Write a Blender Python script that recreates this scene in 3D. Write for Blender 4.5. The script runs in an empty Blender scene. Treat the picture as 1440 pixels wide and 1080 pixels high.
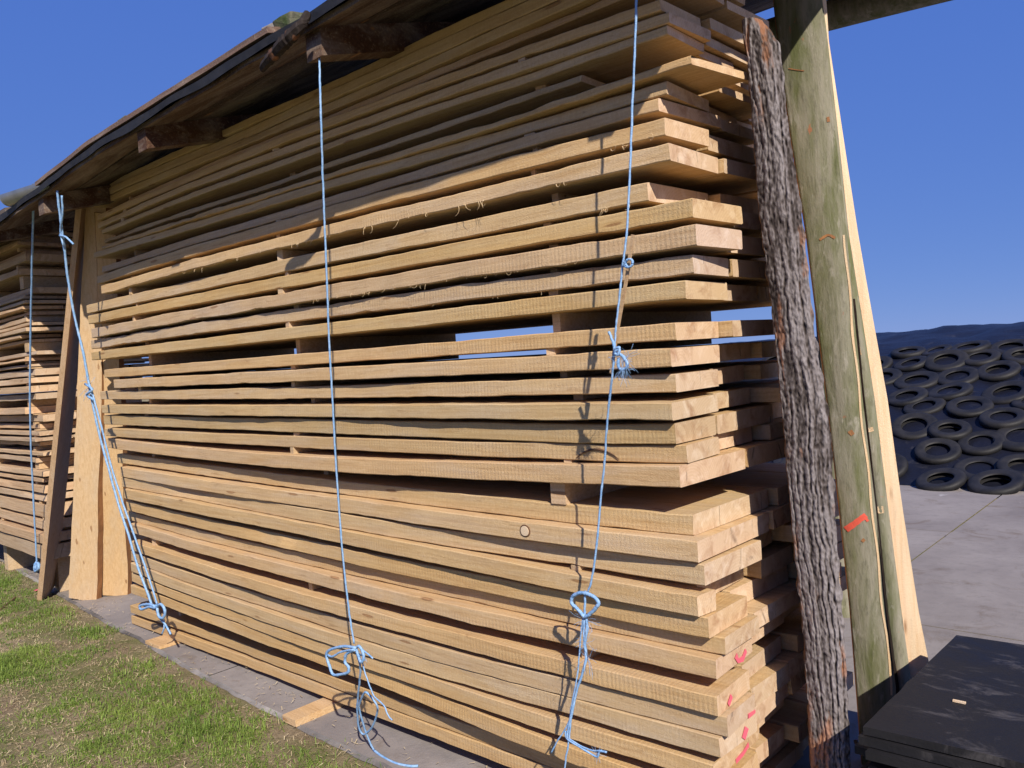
import bpy, bmesh, math, random
import numpy as np
from mathutils import Vector, Matrix, noise
random.seed(7); rng = np.random.default_rng(7)
R_ = math.radians
scene = bpy.context.scene
col = scene.collection

# ------------------------------------------------------------------ camera
F = 1133.0                                            # focal length in photo pixels (1440 wide)
AX = np.array([[0.73177, -0.03067, -0.68127],         # stack axes seen from the camera: along the boards,
               [0.67781, -0.07110, 0.73180],          # into the stack,
               [-0.07081, -0.99700, -0.03127]])       # up
u_, s_, v_ = np.linalg.svd(AX); AX = u_ @ v_
EYE = np.array([1.2156, -2.0355, 1.549])
cam_d = bpy.data.cameras.new('camera'); cam = bpy.data.objects.new('camera', cam_d); col.objects.link(cam)
M = Matrix.Identity(4)
for i in range(3):
    M[i][0] = AX[i, 0]; M[i][1] = -AX[i, 1]; M[i][2] = -AX[i, 2]; M[i][3] = EYE[i]
cam.matrix_world = M
cam_d.lens = 36.0 * F / 1440.0; cam_d.sensor_width = 36.0; cam_d.clip_start = 0.05; cam_d.clip_end = 2000
scene.camera = cam

# ------------------------------------------------------------------ sky, sun, exposure
SUN_AZ, SUN_EL = R_(56), R_(36)                       # azimuth measured from -Y towards +X
SUN = Vector((math.cos(SUN_EL) * math.sin(SUN_AZ), -math.cos(SUN_EL) * math.cos(SUN_AZ), math.sin(SUN_EL)))
world = bpy.data.worlds.new('World'); scene.world = world; world.use_nodes = True
wn = world.node_tree.nodes; wl = world.node_tree.links
bg = wn['Background']; sky = wn.new('ShaderNodeTexSky'); sky.sky_type = 'NISHITA'; sky.sun_disc = False
sky.sun_elevation = SUN_EL; sky.sun_rotation = math.atan2(SUN.x, SUN.y)
sky.air_density = 0.6; sky.dust_density = 0.0; sky.ozone_density = 6.0; sky.altitude = 3000
# the camera's flat clear-day blue: one tone curve per channel for the whole sky
sp_ = wn.new('ShaderNodeSeparateColor'); cb_ = wn.new('ShaderNodeCombineColor'); wl.new(sky.outputs[0], sp_.inputs[0])
for k_, (pw, mu) in enumerate(((0.43, 0.86), (0.30, 1.42), (0.10, 4.2))):
    a_ = wn.new('ShaderNodeMath'); a_.operation = 'POWER'; a_.inputs[1].default_value = pw
    b_ = wn.new('ShaderNodeMath'); b_.operation = 'MULTIPLY'; b_.inputs[1].default_value = mu
    wl.new(sp_.outputs[k_], a_.inputs[0]); wl.new(a_.outputs[0], b_.inputs[0]); wl.new(b_.outputs[0], cb_.inputs[k_])
wl.new(cb_.outputs[0], bg.inputs[0]); bg.inputs[1].default_value = 0.105
sd = bpy.data.lights.new('sun', 'SUN'); sd.energy = 4.9; sd.angle = R_(0.53); sd.color = (1.0, 0.92, 0.80)
sun = bpy.data.objects.new('sun', sd); col.objects.link(sun); sun.location = (4, -4, 8)
sun.rotation_euler = SUN.to_track_quat('Z', 'Y').to_euler()
scene.view_settings.view_transform = 'Standard'; scene.view_settings.look = 'None'
scene.view_settings.exposure = 0.3; scene.view_settings.gamma = 1.0
scene.render.engine = 'CYCLES'

# ------------------------------------------------------------------ helpers
def at(u, v, axis, val):
    """point of a world plane (axis = val) that lies on the line of sight through a photo pixel"""
    r = AX @ np.array([u - 720.0, v - 540.0, F])
    return EYE + (val - EYE[axis]) / r[axis] * r

def tag(o, label=None, cat=None, group=None, kind=None):
    if label: o['label'] = label
    if cat: o['category'] = cat
    if group: o['group'] = group
    if kind: o['kind'] = kind
    return o

class MB:
    def __init__(s): s.v = []; s.f = []; s.m = []
    def add(s, vs, fs, mi=0):
        b = len(s.v); s.v += [tuple(map(float, p)) for p in vs]
        for f in fs: s.f.append(tuple(b + i for i in f)); s.m.append(mi)
    def box(s, lo, hi, mi=0):
        x0, y0, z0 = lo; x1, y1, z1 = hi
        s.add([(x0,y0,z0),(x1,y0,z0),(x1,y1,z0),(x0,y1,z0),(x0,y0,z1),(x1,y0,z1),(x1,y1,z1),(x0,y1,z1)],
              [(0,3,2,1),(4,5,6,7),(0,1,5,4),(1,2,6,5),(2,3,7,6),(3,0,4,7)], mi)
    def tube(s, pts, r, n=6, mi=0, twist=0.0):
        pts = [Vector(p) for p in pts]; k = len(pts); up = Vector((0.31, 0.2, 0.93)); rings = []
        for i, p in enumerate(pts):
            t = (pts[min(i+1, k-1)] - pts[max(i-1, 0)]).normalized()
            a = t.cross(up);
            if a.length < 1e-4: a = t.cross(Vector((1, 0, 0)))
            a.normalize(); b = t.cross(a); rr = r[i] if hasattr(r, '__len__') else r
            rings.append([p + (a * math.cos(q) + b * math.sin(q)) * rr for q in [2*math.pi*j/n + twist*i for j in range(n)]])
        vs = [q for ring in rings for q in ring]
        fs = [(i*n+j, i*n+(j+1) % n, (i+1)*n+(j+1) % n, (i+1)*n+j) for i in range(k-1) for j in range(n)]
        fs += [tuple(range(n))[::-1], tuple((k-1)*n+j for j in range(n))]
        s.add(vs, fs, mi)
    def build(s, name, mats, parent=None, loc=None, smooth=None):
        me = bpy.data.meshes.new(name); vs = s.v
        if loc is not None: vs = [(a-loc[0], b-loc[1], c-loc[2]) for a, b, c in vs]
        me.from_pydata(vs, [], s.f)
        if not isinstance(mats, (list, tuple)): mats = [mats]
        for m in mats: me.materials.append(m)
        if any(s.m): me.polygons.foreach_set('material_index', s.m)
        if smooth is not None:
            me.polygons.foreach_set('use_smooth', [True] * len(me.polygons))
            if smooth < 179: me.set_sharp_from_angle(angle=R_(smooth))
        me.update()
        o = bpy.data.objects.new(name, me); col.objects.link(o)
        if loc is not None: o.location = loc
        if parent is not None:
            o.parent = parent
            if loc is None: o.location = tuple(-c for c in parent.location)
            else: o.location = tuple(a-b for a, b in zip(loc, parent.location))
        return o

def empty(name, loc=(0, 0, 0)):
    o = bpy.data.objects.new(name, None); o.empty_display_size = 0.1; col.objects.link(o); o.location = loc; return o

def spline(pts, n=6):
    """Catmull-Rom through the points"""
    P = [Vector(p) for p in pts]; P = [2*P[0]-P[1]] + P + [2*P[-1]-P[-2]]; out = []
    for i in range(1, len(P)-2):
        a, b, c, d = P[i-1:i+3]
        for k in range(n):
            t = k / n
            out.append(0.5*((2*b) + (c-a)*t + (2*a-5*b+4*c-d)*t*t + (3*b-a-3*c+d)*t**3))
    out.append(P[-2]); return out

# ------------------------------------------------------------------ materials
def new_mat(name, rough=0.8, spec=0.25):
    m = bpy.data.materials.new(name); m.use_nodes = True; nt = m.node_tree
    b = nt.nodes['Principled BSDF']; b.inputs['Roughness'].default_value = rough
    b.inputs['Specular IOR Level'].default_value = spec
    return m, nt, b
class N:
    """small node-graph writer"""
    def __init__(s, nt): s.nt = nt
    def n(s, t, **k):
        x = s.nt.nodes.new(t)
        for a, b in k.items(): setattr(x, a, b)
        return x
    def link(s, a, b): s.nt.links.new(a, b)
    def coord(s, scale=(1, 1, 1), rand=True, out='Object', off=(37.0, 53.0, 71.0)):
        tc = s.n('ShaderNodeTexCoord'); mp = s.n('ShaderNodeMapping'); mp.inputs['Scale'].default_value = scale
        if rand:
            oi = s.n('ShaderNodeObjectInfo'); ad = s.n('ShaderNodeVectorMath', operation='MULTIPLY_ADD')
            cb = s.n('ShaderNodeCombineXYZ')
            for i, k in enumerate(off):
                mu = s.n('ShaderNodeMath', operation='MULTIPLY'); mu.inputs[1].default_value = k
                s.link(oi.outputs['Random'], mu.inputs[0]); s.link(mu.outputs[0], cb.inputs[i])
            ad.inputs[1].default_value = (1, 1, 1)
            s.link(tc.outputs[out], ad.inputs[0]); s.link(cb.outputs[0], ad.inputs[2]); s.link(ad.outputs[0], mp.inputs[0])
        else: s.link(tc.outputs[out], mp.inputs[0])
        return mp.outputs[0]
    def noise(s, vec, scale=1.0, detail=4.0, rough=0.55, dist=0.0):
        x = s.n('ShaderNodeTexNoise'); x.inputs['Scale'].default_value = scale; x.inputs['Detail'].default_value = detail
        x.inputs['Roughness'].default_value = rough; x.inputs['Distortion'].default_value = dist
        s.link(vec, x.inputs['Vector']); return x.outputs['Fac']
    def ramp(s, fac, stops, interp='LINEAR'):
        x = s.n('ShaderNodeValToRGB'); cr = x.color_ramp; cr.interpolation = interp
        while len(cr.elements) < len(stops): cr.elements.new(0.5)
        for e, (p, c) in zip(cr.elements, stops):
            e.position = p; e.color = tuple(c) + (1,) if hasattr(c, '__len__') else (c, c, c, 1)
        s.link(fac, x.inputs[0]); return x.outputs[0]
    def mix(s, a, b, fac, mode='MIX'):
        x = s.n('ShaderNodeMix', data_type='RGBA', blend_type=mode)
        for sock, val in ((x.inputs['Factor'], fac), (x.inputs['A'], a), (x.inputs['B'], b)):
            if hasattr(val, 'links') or isinstance(val, bpy.types.NodeSocket): s.link(val, sock)
            elif hasattr(val, '__len__'): sock.default_value = tuple(val) + ((1,) if len(val) == 3 else ())
            else: sock.default_value = val
        return x.outputs['Result']
    def math(s, op, a, b=0.0):
        x = s.n('ShaderNodeMath', operation=op)
        for sock, val in ((x.inputs[0], a), (x.inputs[1], b)):
            if isinstance(val, bpy.types.NodeSocket): s.link(val, sock)
            else: sock.default_value = val
        return x.outputs[0]
    def bump(s, h, bsdf, strength=0.3, dist=0.01):
        x = s.n('ShaderNodeBump'); x.inputs['Strength'].default_value = strength; x.inputs['Distance'].default_value = dist
        s.link(h, x.inputs['Height']); s.link(x.outputs[0], bsdf.inputs['Normal'])

def wood_mat(name, base, dark, saw=1.0, stain=(0.26, 0.135, 0.06), stain_amt=0.6, ax=0):
    P_ = (lambda t: t) if ax == 0 else (lambda t: (t[1], t[2], t[0]))
    m, nt, b = new_mat(name, 0.78, 0.2); g = N(nt)
    oi = g.n('ShaderNodeObjectInfo')
    grain = g.noise(g.coord(P_((1.3, 26, 46))), 2.2, 5, 0.6, 0.4)
    c = g.mix(dark, base, g.ramp(grain, [(0.22, 0.0), (0.60, 1.0)]))
    blot = g.noise(g.coord(P_((1.1, 5, 9))), 1.6, 4, 0.6, 0.6)                       # slow change of tone along the board
    c = g.mix(c, g.mix(c, (0.55, 0.48, 0.40), 0.5), g.ramp(blot, [(0.45, 0.0), (0.72, 0.75)]))
    st = g.noise(g.coord(P_((2.4, 16, 22))), 2.6, 6, 0.7, 1.2)                        # brown heart streaks and bruises
    c = g.mix(c, stain, g.math('MULTIPLY', g.ramp(st, [(0.57, 0.0), (0.72, 1.0)]), stain_amt))
    wv = g.n('ShaderNodeTexWave', wave_type='BANDS', bands_direction='X' if ax == 0 else 'Z', wave_profile='SIN')   # band saw marks
    wv.inputs['Scale'].default_value = 19.0; wv.inputs['Distortion'].default_value = 3.5; wv.inputs['Detail'].default_value = 2.0
    g.link(g.coord(P_((1, 0.25, 0.25))), wv.inputs['Vector'])
    wv2 = g.noise(g.coord(P_((110, 4, 5))), 1.0, 2, 0.5)
    mask = g.ramp(g.noise(g.coord(P_((0.8, 1, 6))), 1.3, 2), [(0.42, 0.0), (0.62, 1.0)])
    sw = g.math('MULTIPLY', wv.outputs['Fac'], mask)
    c = g.mix(c, g.mix(c, dark, 0.75), g.math('MULTIPLY', sw, 0.17 * saw))
    c = g.mix(c, g.mix(c, dark, 0.6), g.math('MULTIPLY', g.ramp(wv2, [(0.45, 0.0), (0.7, 1.0)]), 0.30 * saw))
    fz_ = g.noise(g.coord(P_((55, 30, 34))), 3.0, 5, 0.7)
    c = g.mix(c, g.mix(c, dark, 0.8), g.math('MULTIPLY', g.ramp(fz_, [(0.48, 0.0), (0.72, 1.0)]), 0.5))
    c = g.mix(c, (0.78, 0.64, 0.46), g.math('MULTIPLY', g.ramp(fz_, [(0.28, 1.0), (0.45, 0.0)]), 0.28))
    kv = g.n('ShaderNodeTexVoronoi', feature='F1'); kv.inputs['Scale'].default_value = 1.0; g.link(g.coord(P_((2.1, 9.0, 13.0))), kv.inputs['Vector'])
    kd = g.math('ADD', kv.outputs['Distance'], g.math('MULTIPLY', grain, 0.12))
    c = g.mix(c, (0.33, 0.17, 0.075), g.math('MULTIPLY', g.ramp(kd, [(0.10, 1.0), (0.17, 0.0)]), 0.75))
    c = g.mix(c, (0.20, 0.10, 0.05), g.math('MULTIPLY', g.ramp(kd, [(0.10, 0.0), (0.125, 1.0), (0.15, 0.0)]), 0.6))
    c = g.mix(c, oi.outputs['Color'], 1.0, 'MULTIPLY')
    g.link(c, b.inputs['Base Color'])
    fine = g.noise(g.coord(P_((60, 90, 90))), 4.0, 3, 0.6)
    h = g.math('ADD', g.math('MULTIPLY', sw, 0.25 * saw), g.math('ADD', g.math('MULTIPLY', grain, 0.5), g.math('MULTIPLY', fine, 1.0)))
    g.bump(h, b, 0.55, 0.004)
    return m

def end_mat(name, base, ring):
    m, nt, b = new_mat(name, 0.85, 0.15); g = N(nt)
    oi = g.n('ShaderNodeObjectInfo')
    co = g.coord((0.0, 1, 1), off=(0.0, -0.34, 0.26))
    wv = g.n('ShaderNodeTexWave', wave_type='RINGS', rings_direction='X', wave_profile='SAW')
    wv.inputs['Scale'].default_value = 34.0; wv.inputs['Distortion'].default_value = 1.6; wv.inputs['Detail'].default_value = 3.0; wv.inputs['Detail Scale'].default_value = 0.6
    g.link(co, wv.inputs['Vector'])
    c = g.mix(base, ring, g.math('MULTIPLY', wv.outputs['Fac'], 0.30))
    pat = g.noise(g.coord((3, 9, 9)), 1.3, 5, 0.65, 0.8)
    c = g.mix(c, (0.30, 0.14, 0.07), g.math('MULTIPLY', g.ramp(pat, [(0.50, 0.0), (0.72, 1.0)]), 0.66))
    pale = g.noise(g.coord((3, 12, 12)), 1.7, 4, 0.6, 0.5)
    c = g.mix(c, (0.80, 0.66, 0.52), g.math('MULTIPLY', g.ramp(pale, [(0.5, 0.0), (0.7, 1.0)]), 0.5))
    ck = g.n('ShaderNodeTexVoronoi', feature='DISTANCE_TO_EDGE'); ck.inputs['Scale'].default_value = 2.6
    g.link(g.coord((1, 1.2, 0.25)), ck.inputs['Vector'])
    crack = g.math('MULTIPLY', g.ramp(ck.outputs['Distance'], [(0.0, 1.0), (0.010, 0.0)]), g.ramp(pale, [(0.5, 0.0), (0.6, 1.0)]))
    c = g.mix(c, (0.12, 0.06, 0.035), g.math('MULTIPLY', crack, 0.7))
    c = g.mix(c, oi.outputs['Color'], 1.0, 'MULTIPLY')
    g.link(c, b.inputs['Base Color'])
    g.bump(g.noise(g.coord((40, 50, 50)), 3.0, 4, 0.7), b, 0.5, 0.004)
    return m

def plain(name, c1, c2, scale=8, rough=0.8, spec=0.25, bump=0.4, bscale=40, stretch=(1, 1, 1), bdist=0.005):
    m, nt, b = new_mat(name, rough, spec); g = N(nt)
    f = g.noise(g.coord(stretch), scale, 5, 0.6, 0.3)
    g.link(g.mix(c1, c2, g.ramp(f, [(0.32, 0.0), (0.68, 1.0)])), b.inputs['Base Color'])
    if bump: g.bump(g.noise(g.coord(stretch), bscale, 4, 0.6), b, bump, bdist)
    return m

BASE = (0.615, 0.440, 0.240); DARK = (0.455, 0.288, 0.138)
WOOD = wood_mat('sawn_hardwood', BASE, DARK)
END = end_mat('end_grain', (0.64, 0.475, 0.325), (0.46, 0.29, 0.16))
WOOD_OLD = wood_mat('sawn_hardwood_weathered', (0.56, 0.42, 0.28), (0.34, 0.22, 0.13), 0.6, stain_amt=0.7)
STICK = wood_mat('spacer_wood', (0.60, 0.44, 0.27), (0.42, 0.27, 0.14), 0.3)
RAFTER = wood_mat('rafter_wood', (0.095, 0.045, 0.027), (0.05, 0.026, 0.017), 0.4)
SLABFACE = wood_mat('slab_sawn_face', (0.68, 0.50, 0.31), (0.55, 0.36, 0.19), 0.35, stain_amt=0.35, ax=2)
PALE = wood_mat('fresh_sawn_edge', (0.80, 0.62, 0.42), (0.70, 0.47, 0.27), 0.1, stain_amt=0.3, ax=2)
PLANK = wood_mat('brown_plank', (0.56, 0.40, 0.26), (0.40, 0.27, 0.16), 0.4, ax=2)
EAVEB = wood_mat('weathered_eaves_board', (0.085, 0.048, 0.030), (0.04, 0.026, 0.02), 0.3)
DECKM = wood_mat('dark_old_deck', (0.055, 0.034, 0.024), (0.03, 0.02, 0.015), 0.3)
CAMB = plain('inner_bark', (0.42, 0.20, 0.085), (0.24, 0.115, 0.055), 20, 0.85, 0.15, 0.5, 60, (1, 1, 0.2))
BARKEDGE = plain('waney_bark_edge', (0.17, 0.09, 0.052), (0.08, 0.052, 0.038), 30, 0.9, 0.1, 0.7, 60)
TWINE = plain('blue_baler_twine', (0.17, 0.36, 0.66), (0.36, 0.54, 0.80), 60, 0.45, 0.4, 0.6, 300)
FELT = plain('roofing_felt', (0.016, 0.017, 0.022), (0.035, 0.035, 0.04), 12, 0.6, 0.35, 0.5, 50)
MOSS = plain('mossy_stone', (0.07, 0.10, 0.035), (0.16, 0.15, 0.11), 14, 0.95, 0.1, 0.8, 60)
STONE = plain('grey_stone', (0.34, 0.31, 0.28), (0.20, 0.18, 0.16), 14, 0.9, 0.2, 0.6, 50)
ZINC = plain('galvanised_sheet', (0.42, 0.44, 0.46), (0.30, 0.32, 0.34), 9, 0.38, 0.5, 0.1, 40)
ZINC.node_tree.nodes['Principled BSDF'].inputs['Metallic'].default_value = 0.75
PINK = plain('pink_marker_paint', (0.85, 0.13, 0.20), (0.75, 0.16, 0.20), 40, 0.6, 0.3, 0)
RED = plain('red_spray_paint', (0.80, 0.12, 0.08), (0.62, 0.10, 0.06), 30, 0.7, 0.3, 0)
SHAVE = plain('wood_shaving', (0.82, 0.66, 0.43), (0.70, 0.50, 0.28), 60, 0.7, 0.2, 0)
RUBBER = plain('tyre_rubber', (0.007, 0.007, 0.008), (0.024, 0.022, 0.022), 5, 0.62, 0.35, 0.25, 60)

def mat_rubber_mat():
    m, nt, b = new_mat('rubber_mat', 0.62, 0.28); g = N(nt)
    f = g.noise(g.coord((1, 1, 1)), 5, 6, 0.65, 0.5)
    dust = g.ramp(g.noise(g.coord((1.4, 3.2, 1)), 3.1, 6, 0.7, 0.8), [(0.55, 0.0), (0.72, 1.0)])
    c = g.mix((0.009, 0.009, 0.010), (0.022, 0.020, 0.022), f)
    c = g.mix(c, (0.19, 0.17, 0.165), g.math('MULTIPLY', dust, 0.45))
    g.link(c, b.inputs['Base Color'])
    g.link(g.ramp(f, [(0.3, 0.5), (0.7, 0.8)]), b.inputs['Roughness'])
    g.bump(g.noise(g.coord((1, 1, 1)), 90, 4, 0.7), b, 0.4, 0.004); return m
MATM = mat_rubber_mat()

def mat_concrete():
    m, nt, b = new_mat('concrete', 0.9, 0.2); g = N(nt)
    f = g.noise(g.coord((1, 1, 1), False), 0.9, 7, 0.65, 0.4)
    f2 = g.noise(g.coord((1, 1, 1), False), 14, 5, 0.7)
    c = g.mix((0.20, 0.176, 0.170), (0.315, 0.283, 0.268), g.ramp(f, [(0.33, 0.0), (0.66, 1.0)]))
    c = g.mix(c, (0.17, 0.155, 0.15), g.math('MULTIPLY', g.ramp(f2, [(0.5, 0.0), (0.75, 1.0)]), 0.5))
    dirt = g.noise(g.coord((1, 1, 1), False), 2.7, 7, 0.7, 1.0)
    c = g.mix(c, (0.13, 0.09, 0.055), g.math('MULTIPLY', g.ramp(dirt, [(0.56, 0.0), (0.68, 1.0)]), 0.5))
    pale = g.noise(g.coord((2.2, 0.7, 1), False), 1.9, 5, 0.6, 0.6)
    c = g.mix(c, (0.55, 0.53, 0.52), g.math('MULTIPLY', g.ramp(pale, [(0.66, 0.0), (0.75, 1.0)]), 0.7))
    g.link(c, b.inputs['Base Color'])
    g.bump(g.math('ADD', f2, g.noise(g.coord((1, 1, 1), False), 120, 3, 0.6)), b, 0.35, 0.006); return m
CONC = mat_concrete()

def mat_soil():
    m, nt, b = new_mat('soil_and_dry_litter', 0.95, 0.1); g = N(nt)
    f = g.noise(g.coord((1, 1, 1), False), 1.7, 8, 0.7, 0.4)
    c = g.mix((0.29, 0.215, 0.135), (0.46, 0.365, 0.235), g.ramp(f, [(0.35, 0.0), (0.65, 1.0)]))
    f2 = g.noise(g.coord((1, 1, 1), False), 45, 5, 0.75)
    c = g.mix(c, (0.12, 0.085, 0.05), g.math('MULTIPLY', g.ramp(f2, [(0.48, 0.0), (0.72, 1.0)]), 0.7))
    gr = g.noise(g.coord((1, 1, 1), False), 2.3, 6, 0.7, 0.5)
    c = g.mix(c, (0.16, 0.19, 0.055), g.math('MULTIPLY', g.ramp(gr, [(0.42, 0.0), (0.60, 1.0)]), 0.65))
    g.link(c, b.inputs['Base Color'])
    g.bump(g.math('ADD', f2, g.noise(g.coord((1, 1, 1), False), 160, 3, 0.7)), b, 0.9, 0.02); return m
SOIL = mat_soil()

def mat_leaf(name, c1, c2):
    m, nt, b = new_mat(name, 0.55, 0.3); g = N(nt)
    at_ = g.n('ShaderNodeAttribute', attribute_name='tone')
    g.link(g.mix(c1, c2, at_.outputs['Fac']), b.inputs['Base Color'])
    b.inputs['Subsurface Weight'].default_value = 0.0
    tr = g.n('ShaderNodeBsdfTranslucent'); ms = g.n('ShaderNodeMixShader'); ms.inputs[0].default_value = 0.3
    g.link(g.mix(c1, c2, at_.outputs['Fac']), tr.inputs[0])
    out = nt.nodes['Material Output']; g.link(b.outputs[0], ms.inputs[1]); g.link(tr.outputs[0], ms.inputs[2]); g.link(ms.outputs[0], out.inputs[0])
    return m
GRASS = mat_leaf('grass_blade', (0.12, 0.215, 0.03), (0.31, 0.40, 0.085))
STRAW = mat_leaf('dry_straw', (0.44, 0.33, 0.19), (0.74, 0.62, 0.40))

def mat_rough_bark():
    m, nt, b = new_mat('rough_grey_bark', 0.9, 0.2); g = N(nt)
    a = g.n('ShaderNodeAttribute', attribute_name='relief').outputs['Fac']
    fine = g.noise(g.coord((40, 40, 14)), 2.0, 5, 0.7)
    c = g.ramp(a, [(0.0, (0.028, 0.021, 0.019)), (0.27, (0.075, 0.060, 0.055)), (0.5, (0.175, 0.150, 0.146)), (1.0, (0.285, 0.255, 0.255))])
    c = g.mix(c, (0.07, 0.055, 0.05), g.math('MULTIPLY', g.ramp(fine, [(0.5, 0.0), (0.7, 1.0)]), 0.6))
    rust = g.noise(g.coord((9, 9, 2.2)), 1.6, 4, 0.55, 0.5)
    c = g.mix(c, (0.34, 0.15, 0.075), g.math('MULTIPLY', g.ramp(rust, [(0.57, 0.0), (0.66, 1.0)]), 0.7))
    g.link(c, b.inputs['Base Color']); g.bump(fine, b, 0.8, 0.006); return m
BARK = mat_rough_bark()

def mat_green_bark():
    m, nt, b = new_mat('smooth_green_grey_bark', 0.8, 0.25); g = N(nt)
    f = g.noise(g.coord((14, 14, 2.2)), 1.2, 5, 0.65, 0.4)
    c = g.mix((0.125, 0.135, 0.055), (0.27, 0.25, 0.19), g.ramp(f, [(0.36, 0.0), (0.62, 1.0)]))
    f2 = g.noise(g.coord((30, 30, 7)), 2.3, 5, 0.7)
    c = g.mix(c, (0.06, 0.06, 0.035), g.math('MULTIPLY', g.ramp(f2, [(0.52, 0.0), (0.75, 1.0)]), 0.6))
    li = g.noise(g.coord((16, 16, 5)), 2.0, 4, 0.6, 0.6)
    c = g.mix(c, (0.40, 0.37, 0.31), g.math('MULTIPLY', g.ramp(li, [(0.58, 0.0), (0.70, 1.0)]), 0.6))
    sp = g.noise(g.coord((22, 22, 12)), 1.5, 3, 0.5, 0.3)
    c = g.mix(c, (0.36, 0.14, 0.07), g.math('MULTIPLY', g.ramp(sp, [(0.72, 0.0), (0.76, 1.0)]), 0.8))
    g.link(c, b.inputs['Base Color']); g.bump(g.math('ADD', f, f2), b, 0.5, 0.006); return m
GBARK = mat_green_bark()

def mat_plastic():
    m, nt, b = new_mat('black_silage_plastic', 0.42, 0.16); g = N(nt)
    f = g.noise(g.coord((1, 1, 1), False), 1.5, 5, 0.6)
    c = g.mix((0.006, 0.007, 0.012), (0.014, 0.015, 0.026), f)
    d = g.noise(g.coord((1, 1, 1), False), 3.5, 6, 0.7, 0.6)
    c = g.mix(c, (0.10, 0.095, 0.095), g.math('MULTIPLY', g.ramp(d, [(0.58, 0.0), (0.75, 1.0)]), 0.35))
    g.link(c, b.inputs['Base Color']); g.bump(g.noise(g.coord((1, 1, 1), False), 6, 5, 0.6, 1.0), b, 0.5, 0.03); return m
PLASTIC = mat_plastic()

# ------------------------------------------------------------------ ground
GZ = -0.075
EDGE = [(-14, 0.42), (-8.2, 0.26), (-5.38, 0.08), (-4.2, 0.01), (-2.98, -0.06), (-1.77, -0.095), (-0.6, -0.10), (0.6, -0.11), (2.5, -0.13), (14, -0.2)]
def edge_y(x): return float(np.interp(x, [e[0] for e in EDGE], [e[1] for e in EDGE]))
m = MB(); m.add([(-400, -400, GZ-0.03), (400, -400, GZ-0.03), (400, 400, GZ-0.03), (-400, 400, GZ-0.03)], [(0, 1, 2, 3)])
tag(m.build('ground', SOIL), kind='structure')
# lawn: gently uneven sheet up to the concrete's broken edge
m = MB(); xs = np.linspace(-12, 3, 151); ys = np.linspace(0, 1, 46); vs = []
for x in xs:
    ye = edge_y(x) + 0.012*noise.noise((x*3, 0, 1)) + 0.005
    for t in ys:
        y = ye - 7.5 * t**1.7
        vs.append((x, y, GZ + 0.002 + 0.022*noise.noise((x*1.7, y*1.7, 3)) * min(1, t*12) + 0.004*noise.noise((x*9, y*9, 5))))
n = len(ys); m.add(vs, [(i*n+j, i*n+j+1, (i+1)*n+j+1, (i+1)*n+j) for i in range(len(xs)-1) for j in range(n-1)])
tag(m.build('lawn', SOIL, smooth=180), kind='structure')
# concrete yard in bays with open joints and a ragged front edge
CT = GZ + 0.012
yard = empty('concrete_yard', (0, 3, CT)); tag(yard, kind='structure')
XJ = [-14, -10.4, -6.9, -3.05, -0.62, 2.9, 6.5, 14]; YJ = [None, 2.62, 4.9, 7.6]
for i in range(len(XJ)-1):
    for j in range(3):
        x0, x1 = XJ[i]+0.006, XJ[i+1]-0.006; k = max(2, int((x1-x0)/0.06)) if j == 0 else 2
        xx = np.linspace(x0, x1, k); m = MB(); lo = []
        for x in xx:
            lo.append(edge_y(x) + 0.014*noise.noise((x*5, 0.3, 2)) + 0.008*noise.noise((x*19, 0.3, 2)) if j == 0 else YJ[j]+0.006)
        hi = YJ[j+1]-0.006; dz = random.uniform(-0.002, 0.002); q = len(xx)
        vs = [(x, a, CT+dz) for x, a in zip(xx, lo)] + [(x, hi, CT+dz) for x in xx] + [(x, a, GZ-0.02) for x, a in zip(xx, lo)]
        m.add(vs, [(a, a+1, q+a+1, q+a) for a in range(q-1)] + [(2*q+a, 2*q+a+1, a+1, a) for a in range(q-1)])
        if i == 3 or True:
            m.add([(x0, hi, CT+dz), (x1, hi, CT+dz), (x1, hi, GZ-0.02), (x0, hi, GZ-0.02)], [(0, 3, 2, 1)])
        m.build('concrete_bay', CONC, yard)
# tarry strip and pale nosing along the edge
m = MB(); xx = np.linspace(-9, 0.5, 190); vs = []
for x in xx:
    w = 0.028 + 0.022*noise.noise((x*2.1, 7, 2)) + 0.014*noise.noise((x*11, 7, 2)); e = edge_y(x) + 0.014*noise.noise((x*5, 0.3, 2))
    vs += [(x, e-0.012-max(0.0, w)*0.5, GZ+0.006), (x, e-0.01, CT-0.001), (x, e-0.004+0.01*noise.noise((x*8, 3, 3)), CT+0.005)]
m.add(vs, [(3*i+a, 3*i+3+a, 3*i+4+a, 3*i+1+a) for i in range(len(xx)-1) for a in (0, 1)])
TAR = plain('tarry_edge', (0.05, 0.045, 0.045), (0.34, 0.31, 0.29), 2.2, 0.9, 0.2, 0.8, 50)
tag(m.build('pavement_edge', TAR), kind='structure')

# ------------------------------------------------------------------ boards of the near stack (measured on the photograph)
ORD = ['', 'first', 'second', 'third', 'fourth', 'fifth', 'sixth', 'seventh', 'eighth', 'ninth', 'tenth', 'eleventh', 'twelfth', 'thirteenth',
       'fourteenth', 'fifteenth', 'sixteenth', 'seventeenth', 'eighteenth', 'nineteenth', 'twentieth'] 
def ordinal(k):
    if k <= 20: return ORD[k]
    t, r = divmod(k, 10); tens = {2: ('twenty', 'twentieth'), 3: ('thirty', 'thirtieth'), 4: ('forty', 'fortieth')}[t]
    return tens[1] if r == 0 else tens[0] + '-' + ORD[r]

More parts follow.
